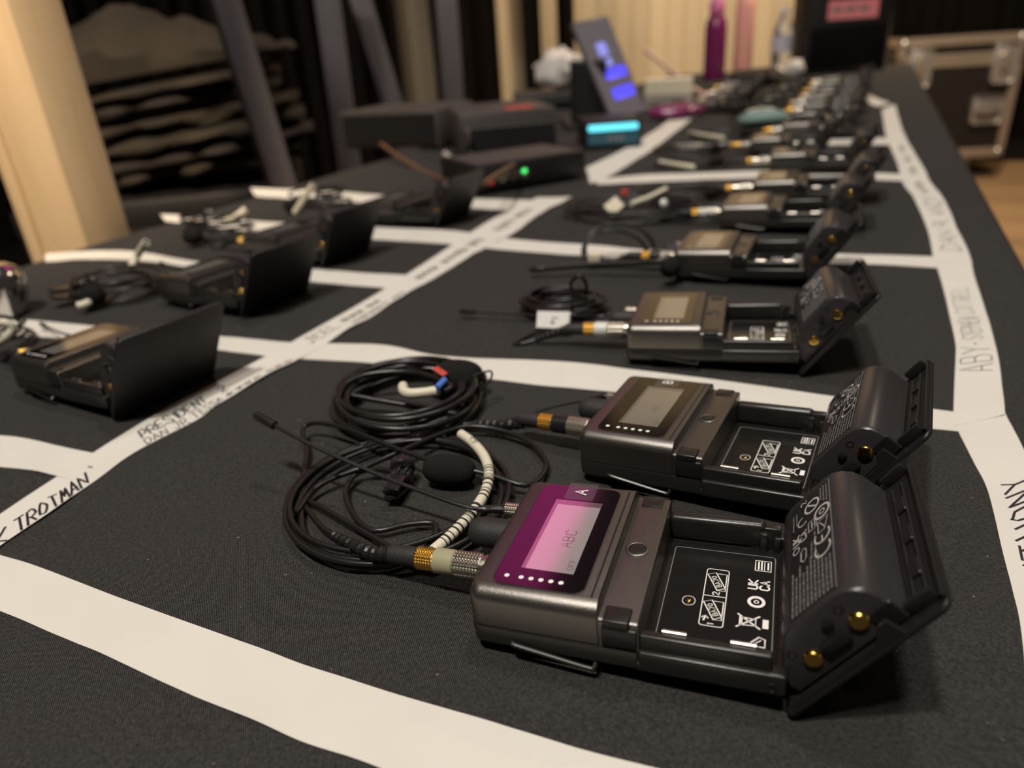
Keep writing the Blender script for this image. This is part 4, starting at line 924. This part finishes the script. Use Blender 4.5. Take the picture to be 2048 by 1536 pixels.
# black rack boxes behind the left row
def gear(name, label, pl, pr, depth, hgt, m, parts):
    L0, R0 = unp(*pl), unp(*pr); ex = (R0 - L0); w = ex.length; yaw = math.atan2(ex.y, ex.x)
    T = thing(name, label, 'audio gear', frame_mtx(L0.x, L0.y, 0, yaw)); obj('case', B().box(0, w, 0, depth, 3, hgt, 3, 2), m, T)
    for k in range(4): obj('foot', B().lathe([(0, 8), (3.2, 7)], ((18, w - 18)[k % 2], (18, depth - 18)[k // 2], 0), (0, 0, 1), 12), 'rubber', T)
    parts(T, w, hgt); return T
def parts1(T, w, h):
    obj('front_panel', B().box(4, w - 4, -2, .5, 7, h - 6, 1, 1), 'black', T)
    obj('top_panel', B().box(8, w - 8, 8, 150, h - .5, h + 1, .3, 1), 'gear', T)
gear('rack_unit', 'long grey rack unit behind the left row of packs', (690, 300), (880, 299), 140, 66, 'gear', parts1)
def parts2(T, w, h):
    obj('front_panel', B().box(4, w - 4, -2, .5, 7, h - 22, 1, 1), 'black', T)
    obj('red_label', B().box(w * .52, w * .82, 20, 60, h - .5, h + .4), 'red', T)
    obj('side_handle', B().tube(crom([(w * .06, -2, 20), (w * .06, -22, 22), (w * .06, -22, h - 24), (w * .06, -2, h - 22)], 6), 4, 8), 'gear', T)
gear('rack_unit', 'grey case with a red label on top, left of the leaning tablet', (925, 318), (1115, 300), 200, 66, 'gear', parts2)
def parts3(T, w, h):
    obj('green_led', B().lathe([(0, 3.0), (2.0, 2.4), (2.8, .8)], (w * .42, -.5, h * .62), (0, -1, .2), 16), 'led_green', T)
    obj('red_led', B().lathe([(0, 5), (3, 4)], (w * .12, -.5, h * .45), (0, -1, .1), 14), 'led_red', T)
    for k in range(3): obj('socket', B().lathe([(0, 6.5), (3, 6.5), (3, 5), (0, 4.8)], (w * .22 + k * 15, -.3, h * .55), (0, -1, 0), 16), 'nickel', T)
    obj('top_panel', B().box(6, w - 6, 8, 92, h - .5, h + .8, .3, 1), 'gear', T)  # paler top on the black box: slight light on it put into colour
gear('antenna_splitter', 'flat black box with a green light and a red light beside the middle tape', (955, 392), (1172, 356), 110, 34, 'black', parts3)
c = unp(1095, 290, 0)
o = obj('red_cap', B().lathe([(0, 16), (8, 16), (11, 13), (12, 6)], (0, 0, 0), (0, 0, 1), 20), 'red', None); o.location = c * MM; tag(o, 'red round cap lying left of the cyan light bar', 'cap')
def cable_thing(label, pts, r, m):
    pts = crom(pts, 8); o = obj('cable', B().tube([p - pts[0] for p in pts], r, 8), m, None, 60); o.location = pts[0] * MM; tag(o, label, 'cable'); return o
cable_thing('tan cable sagging from the grey rack unit to the box with the green light', [at(762, 288, 1240), at(800, 315, 1170), at(850, 345, 1090), unp(905, 366, 8), unp(958, 372, 10)], 3.4, 'copper')
cable_thing('pale grey cable hanging in a bend between the two grey cases', [at(905, 250, 1330), at(955, 262, 1290), at(945, 300, 1200), at(925, 330, 1120), at(905, 320, 1100), at(890, 308, 1120)], 5, 'greywire')
cable_thing('thin tan cable hanging down the front of the case with the red label', [at(1072, 235, 1310), at(1080, 270, 1270), at(1090, 300, 1200), at(1060, 312, 1120), unp(1010, 340, 38), unp(968, 366, 38)], 3, 'copper')
cable_thing('pale pink cable running down behind the tablet to the far tape', [at(1290, 100, 2350), at(1340, 140, 2250), at(1385, 175, 1950), unp(1425, 200, 8), unp(1445, 203, 8)], 6, mat('pale_pink_wire', (0.62, 0.42, 0.36), 0.45))

# tissue on a black bag, beige card box, magenta pouch
p = at(1122, 200, 1980); p.z = 0
T = thing('equipment_case', 'low black case behind the grey cases, carrying crumpled tissue', 'case', Matrix.Translation(p * MM)); obj('case_body', B().box(-120, 120, -60, 120, 0, 30, 8, 3), 'black', T); obj('case_lid', B().box(-122, 122, -62, 122, 28, 38, 4, 2), 'gear', T)
o = obj('tissue', B().loft([[q + Vector((0, 0, 62)) for q in r_] for r_ in blob(60, 44, 46, 4, .35, 30, 15)]), 'tissue', None, 50); o.location = (p + Vector((2, 0, 24))) * MM; tag(o, 'crumpled white tissue in front of the tablet stand, left of the screen', 'tissue')
p = unp(1338, 218, 0)
T = thing('card_box', 'small cream card box right of the tablet', 'box', Matrix.Translation(p * MM) @ Matrix.Rotation(-.25, 4, 'Z')); obj('box_body', B().box(-56, 52, 0, 90, 0, 44, 1, 1), 'greywire', T); obj('box_top', B().box(-54, 50, -1, 88, 30, 62, 1, 1), 'beige', T)
p = unp(1352, 236, 0)
o = obj('pouch', B().loft([[q + Vector((0, 0, 13)) for q in r_] for r_ in blob(58, 30, 14, 8, .15)]), 'magenta', None, 70); o.location = p * MM; tag(o, 'flat magenta pouch in front of the cream card box', 'pouch')
p = unp(1455, 205, 0)
o = obj('pouch', B().loft([[q + Vector((0, 0, 20)) for q in r_] for r_ in blob(80, 60, 26, 14, .3)]), 'canvas2', None, 70); o.location = (p + TT * 500) * MM; tag(o, 'dark soft pouch heaped below the magenta and coral bottles', 'pouch')

# bottles
def bottle(name, label, px, Y, r, prof, m, capm, cap):
    p = at(px, 140, Y); p.z = 0
    T = thing(name, label, 'bottle', Matrix.Translation(p * MM)); obj('bottle_body', B().lathe([(h, r * k) for h, k in prof], (0, 0, 0), (0, 0, 1), 32), m, T)
    obj('bottle_cap', B().lathe([(h, r * k) for h, k in cap], (0, 0, 0), (0, 0, 1), 28), capm, T); return T
bottle('water_bottle', 'magenta water bottle with a pink cap at the far end of the table', 1428, 2560, 35, [(0, .9), (6, 1), (150, 1), (178, .9), (190, .62), (200, .6)], 'magenta', 'pinkcap', [(196, .66), (200, .7), (226, .7), (236, .5), (262, .4), (266, .3)])
bottle('water_bottle', 'coral pink water bottle beside the magenta one', 1484, 2600, 31, [(0, .92), (5, 1), (215, 1), (232, .86), (240, .7)], 'coral', 'coral', [(238, .72), (242, .84), (270, .84), (276, .7)])
T = bottle('water_bottle', 'clear plastic water bottle in front of the wooden wall', 1560, 2620, 34, [(0, .8), (4, .96), (60, .94), (66, 1), (118, 1), (130, .92), (160, .62), (178, .40), (184, .40)], 'water', 'white', [(180, .44), (183, .48), (196, .48), (199, .4)])
obj('bottle_label', B().lathe([(68, 34.3), (116, 34.3)], (0, 0, 0), (0, 0, 1), 32), mat('pale_label', (0.55, 0.52, 0.60), 0.5), T)
p = unp(1588, 128, 0); p = at(1590, 120, 2450)
o = obj('paper_ball', B().loft([[q + Vector((0, 0, 24)) for q in r_] for r_ in blob(30, 26, 26, 21, .3)]), 'tissue', None, 50); o.location = Vector((p.x, p.y, 0)) * MM; o.location.z = 0; tag(o, 'crumpled white paper ball between the clear bottle and the black box', 'paper')

# tall black box with a pink label
p = at(1692, 120, 2480); p.z = 0
T = thing('speaker_box', 'tall black box with a pink label standing at the far end of the table', 'speaker', Matrix.Translation(p * MM) @ Matrix.Rotation(-.12, 4, 'Z'))
obj('cabinet', B().box(-128, 122, 0, 200, 0, 420, 6, 2), 'black', T); zl0 = at(1692, 38, 2480).z; zl1 = at(1692, 0, 2480).z; obj('pink_label', B().box(-72, 78, -1.2, .5, zl0, zl1), 'pinklab', T); obj('front_grille', B().box(-116, 110, -4, 1, 16, zl0 - 22, 5, 2), 'drape', T)
lt = B()
for k in range(3): lt.box(-60 + k * 40, -30 + k * 40, -1.6, -1.1, zl0 + 20, zl0 + 34)
o = obj('label_lettering', lt, 'fine', T); o['kind'] = 'stuff'
# steel pole right of it
def bar(label, p0, p1, w, d, m='steelbar', rz=0.0, name='steel_bar'):
    ez = (p1 - p0); h = ez.length; ez = ez / h; ex = Vector((math.cos(rz), math.sin(rz), 0)); ex = (ex - ez * ex.dot(ez)).normalized(); ey = ez.cross(ex)
    mt = Matrix((ex, ey, ez)).transposed().to_4x4(); mt.translation = p0 * MM
    T = thing(name, label, 'bar', mt); obj('tube', B().box(-w / 2, w / 2, -d / 2, d / 2, 0, h, 2, 2), m, T)
    obj('end_cap', B().box(-w / 2 - 2, w / 2 + 2, -d / 2 - 2, d / 2 + 2, -4, 10, 2, 1), 'black', T); return T
def down(p, Z=FLOOR_Z): return Vector((p.x, p.y, Z))
bar('dark blue grey pole standing right of the tall black box', down(at(1778, 100, 2950)), at(1772, -60, 2950), 50, 50, rz=.2)
def leaning(label, px0, py0, Y0, px1, py1, Y1, w, d, rz=0.1):     # through two points, on down to the floor
    a, b_ = at(px0, py0, Y0), at(px1, py1, Y1); dr = (a - b_); f_ = a + dr * ((FLOOR_Z + 6 - a.z) / dr.z); bar(label, f_, b_ + (b_ - a) * .6, w, d, rz=rz)
leaning('grey steel bar leaning left of centre, nearest of the steel bars', 566, 380, 1420, 442, -20, 1420, 46, 62, .45)
leaning('grey steel bar with purple light in its colour leaning above the long rack unit', 780, 200, 2350, 712, -20, 2350, 60, 60, .3)
leaning('dark upright steel bar left of the purple tinted one', 690, 260, 1980, 652, -20, 1980, 58, 50, .1)
leaning('dark upright steel bar left of the golden gap in the drapes', 905, 180, 3000, 890, -20, 3000, 80, 60, .1)

# pine post at the left
pp = at(118, 500, 800)
T = thing('wooden_post', 'pale pine post standing at the left behind the table edge', 'post', Matrix.Translation(Vector((pp.x - 12, pp.y + 10, FLOOR_Z)) * MM) @ Matrix.Rotation(-YAW + .10, 4, 'Z'))
obj('post_beam', B().box(-16, 52, 0, 62, 0, 1900, 2, 2), 'post', T); obj('post_batten', B().box(-36, -17, -3, 50, 0, 1900, 1.5, 2), 'post', T)
# canvas heap on a trunk behind the left side of the table
pb = at(345, 300, 1650)
T = thing('trunk', 'black trunk under the folded canvas left of the leaning bars', 'trunk', Matrix.Translation(Vector((pb.x, pb.y, FLOOR_Z)) * MM) @ Matrix.Rotation(.18, 4, 'Z'))
obj('trunk_body', B().box(-330, 230, -60, 420, 8, 640, 8, 2), 'laminate', T); obj('trunk_lid', B().box(-334, 234, -64, 424, 600, 660, 8, 2), 'black', T)
z = FLOOR_Z + 664
for i in range(6):
    rnd = random.Random(60 + i); hgt = rnd.uniform(22, 40); wd = 520 - i * 22 + rnd.uniform(-40, 40)
    rings = []
    for k in range(30):
        u = -wd / 2 + wd * k / 29; e = 1 - .35 * (abs(2 * k / 29 - 1) ** 4); r_ = []
        for j in range(18):
            a = 2 * PI * j / 18; ca, sa = math.cos(a), math.sin(a)
            yy = 190 * (abs(ca) ** .5) * (1 if ca > 0 else -1) * e; zz = hgt / 2 * (abs(sa) ** .6) * (1 if sa > 0 else -1) * e
            q = noise.noise(Vector((u * .014, yy * .012, i * 3.0))); r_.append(Vector((u, yy + 60 * q, zz + 5 * q + hgt / 2 + .10 * (u + wd / 2))))
        rings.append(r_)
    o = obj('folded_canvas', B().loft(rings), 'camo' if i % 3 != 1 else 'canvas2', None, 60)
    o.location = Vector((pb.x - 10 + rnd.uniform(-40, 40), pb.y + 160 + rnd.uniform(-15, 15), z)) * MM; o.rotation_euler = (0, 0, .18 + rnd.uniform(-.05, .05))
    tag(o, ['lowest', 'second', 'third', 'fourth', 'fifth', 'sixth'][i] + ' folded brown canvas from the bottom of the dim heap behind the post', 'canvas', 'folded canvases in the dim heap'); z += hgt * 1.12
def mound():
    rings = []; N = 34
    for i in range(N):
        v = i / (N - 1); r_ = []
        for k in range(N):
            u = k / (N - 1); x = -270 + 540 * u; y = -170 + 340 * v
            hgt = 150 * max(0, 1 - abs(u - .32) * 1.5) * math.sin(PI * min(max(v, .05), .95)) ** .6
            q = noise.noise(Vector((x * .012, y * .012, 5))) + .5 * noise.noise(Vector((x * .03, y * .03, 9)))
            r_.append(Vector((x + 14 * q, y + 14 * q, max(hgt + 26 * q, 4) + .10 * (x + 270))))
        rings.append(r_)
    top = rings; flat_ = [[Vector((p.x, p.y, .10 * (p.x + 270))) for p in r_] for r_ in rings]
    return B().loft([t_ + list(reversed(f_)) for t_, f_ in zip(top, flat_)])
o = obj('crumpled_canvas', mound(), 'camo', None, 70); o.location = Vector((pb.x - 20, pb.y + 160, z + 4)) * MM; o.rotation_euler = (0, 0, .18); tag(o, 'crumpled brown canvas thrown over the dim heap behind the post', 'canvas')
# steel cup at the left edge
p = unp(4, 628, 0)
o = obj('steel_cup', B().lathe([(0, 17), (1.5, 19.5), (14, 23), (26, 23.5), (34, 20), (38, 14), (40, 6), (40.3, 1)], (0, 0, 0), (0, 0, 1), 40), 'chrome', None, 40); o.location = p * MM; tag(o, 'polished steel dome cut by the left edge behind the first left pack', 'cup')

# drapes hanging before the back wall
def drape(label, x0, x1, Y, z0=FLOOR_Z + 20, z1=2500, m='drape'):
    a = at(x0, 100, Y).x; e = at(x1, 100, Y).x; rings = []; N = max(8, int((e - a) / 18))
    top = []
    for k in range(N + 1):
        x = a + (e - a) * k / N; top.append((x, 26 * math.sin(x * .045) + 10 * math.sin(x * .11)))
    b = B(); b.loft([[Vector((x, Y + y * .6, z1)) for x, y in top] + [Vector((x, Y + y * .6 + 4, z1)) for x, y in reversed(top)], [Vector((x, Y + y, z0)) for x, y in top] + [Vector((x, Y + y + 4, z0)) for x, y in reversed(top)]])
    o = obj('drape', b, m, None, 60); tag(o, label, 'drape', 'black drapes before the wooden wall')
drape('wide black drape covering the left of the back wall', -500, 800, 5000)
drape('black drape between the two golden gaps', 866, 998, 5050)
drape('narrow black drape right of the second golden gap', 1046, 1084, 5050)
drape('narrow black drape just left of the tablet', 1116, 1150, 5100)
drape('black drape covering the right of the back wall', 1622, 2400, 5600)

# flight case on castors at the right
W_C, D_C = 650, 560
lo = at(1850, 320, 4250).z; hi = at(1850, 76, 4300).z
T = thing('flight_case', 'black flight case with aluminium edges on castors, at the right beyond the table', 'flight case', Matrix.Translation(Vector((at(1783, 200, 4300).x, 4300, 0)) * MM) @ Matrix.Rotation(-.16, 4, 'Z'))
h0, h1 = lo, hi; hs = at(1850, 124, 4300).z
obj('case_body', B().box(6, W_C - 6, 6, D_C, h0 + 6, hs - 4, 2, 1), 'laminate', T); obj('case_lid', B().box(6, W_C - 6, 6, D_C, hs + 4, h1 - 4, 2, 1), 'laminate', T)
for nm, (x0, x1, z0, z1) in dict(edge_top=(0, W_C, h1 - 46, h1), edge_seam_upper=(0, W_C, hs, hs + 32), edge_seam_lower=(0, W_C, hs - 34, hs - 4), edge_bottom=(0, W_C, h0, h0 + 50), edge_left=(0, 44, h0, h1), edge_right=(W_C - 44, W_C, h0, h1)).items():
    obj('edge_profile', B().box(x0, x1, -3, 30, z0, z1, 3, 1), 'alu', T)
obj('edge_profile', B().box(-3, 30, 0, D_C, h1 - 40, h1 + 2, 3, 1), 'alu', T)
for x in (0, W_C):
    for zz in (h0, h1):
        s_ = 1 if x == 0 else -1; t_ = 1 if zz == h0 else -1
        obj('corner_ball', B().loft([[q + Vector((x + 26 * s_, 14, zz + 26 * t_)) for q in r_] for r_ in blob(28, 26, 28, 1, .0)]), 'zinc', T)
def latch(x):
    l = obj('butterfly_latch', B().box(x - 62, x + 62, -12, 2, hs - 130, hs + 80, 26, 3), 'zinc', T)
    obj('latch_wing', B().box(x - 12, x + 12, -34, -10, hs - 60, hs + 50, 5, 2), 'alu', l); obj('latch_dish', B().lathe([(0, 40), (4, 36)], (x, -12, hs - 10), (0, -1, 0), 24), 'zinc', l)
latch(118); latch(552)
hd_ = obj('recessed_handle', B().box(428, 596, -10, 2, hs - 340, hs - 190, 26, 3), 'zinc', T); obj('handle_grip', B().tube(crom([(458, -14, hs - 275), (468, -22, hs - 295), (556, -22, hs - 295), (566, -14, hs - 275)], 5), 10, 10), 'black', hd_)
for x in (150, W_C - 170):
    for y in (100, D_C - 100):
        ca = obj('castor', B().box(x - 40, x + 40, y - 40, y + 40, h0 - 12, h0 + 2, 3, 1).box(x - 28, x + 28, y - 30, y + 30, h0 - 60, h0 - 8, 8, 2), 'zinc', T)
        R_ = max(30, (h0 - FLOOR_Z) / 2 - 14)
        obj('wheel', B().lathe([(-18, R_ * .8), (-14, R_), (14, R_), (18, R_ * .8)], (x, y, FLOOR_Z + R_), (1, 0, 0), 28), mat('blue_castor', (0.05, 0.07, 0.16), 0.3) if y == 100 else 'black', ca)

# magenta stage light hung above the far end of the table (its mirror image is the pink sheen on the nearest display)
gp = local(mA, (12, 35, GZ)); dv = (gp - CAM).normalized(); nz = (mA.to_3x3() @ Vector((0, 0, 1))).normalized(); rf = dv - nz * (2 * dv.dot(nz)); lp = gp + rf * 2500
ly = (mA.to_3x3() @ Vector((0, 1, 0))).normalized(); ly = (ly - rf * ly.dot(rf)).normalized(); lx = ly.cross(rf)
zx = Matrix((lx, ly, rf)).transposed().to_4x4(); zx.translation = lp * MM
T = thing('stage_light', 'magenta led stage light hanging above the far end of the table', 'stage light', zx)
obj('lens_panel', B().box(-124, 124, -270, 270, -4, 2, 40, 6), 'wash', T); obj('housing', B().box(-136, 136, -284, 284, 0, 110, 14, 3), 'black', T)
obj('yoke', B().tube(crom([(-146, 0, 40), (-146, 260, 60), (0, 330, 60), (146, 260, 60), (146, 0, 40)], 6), 9, 8), 'black', T)
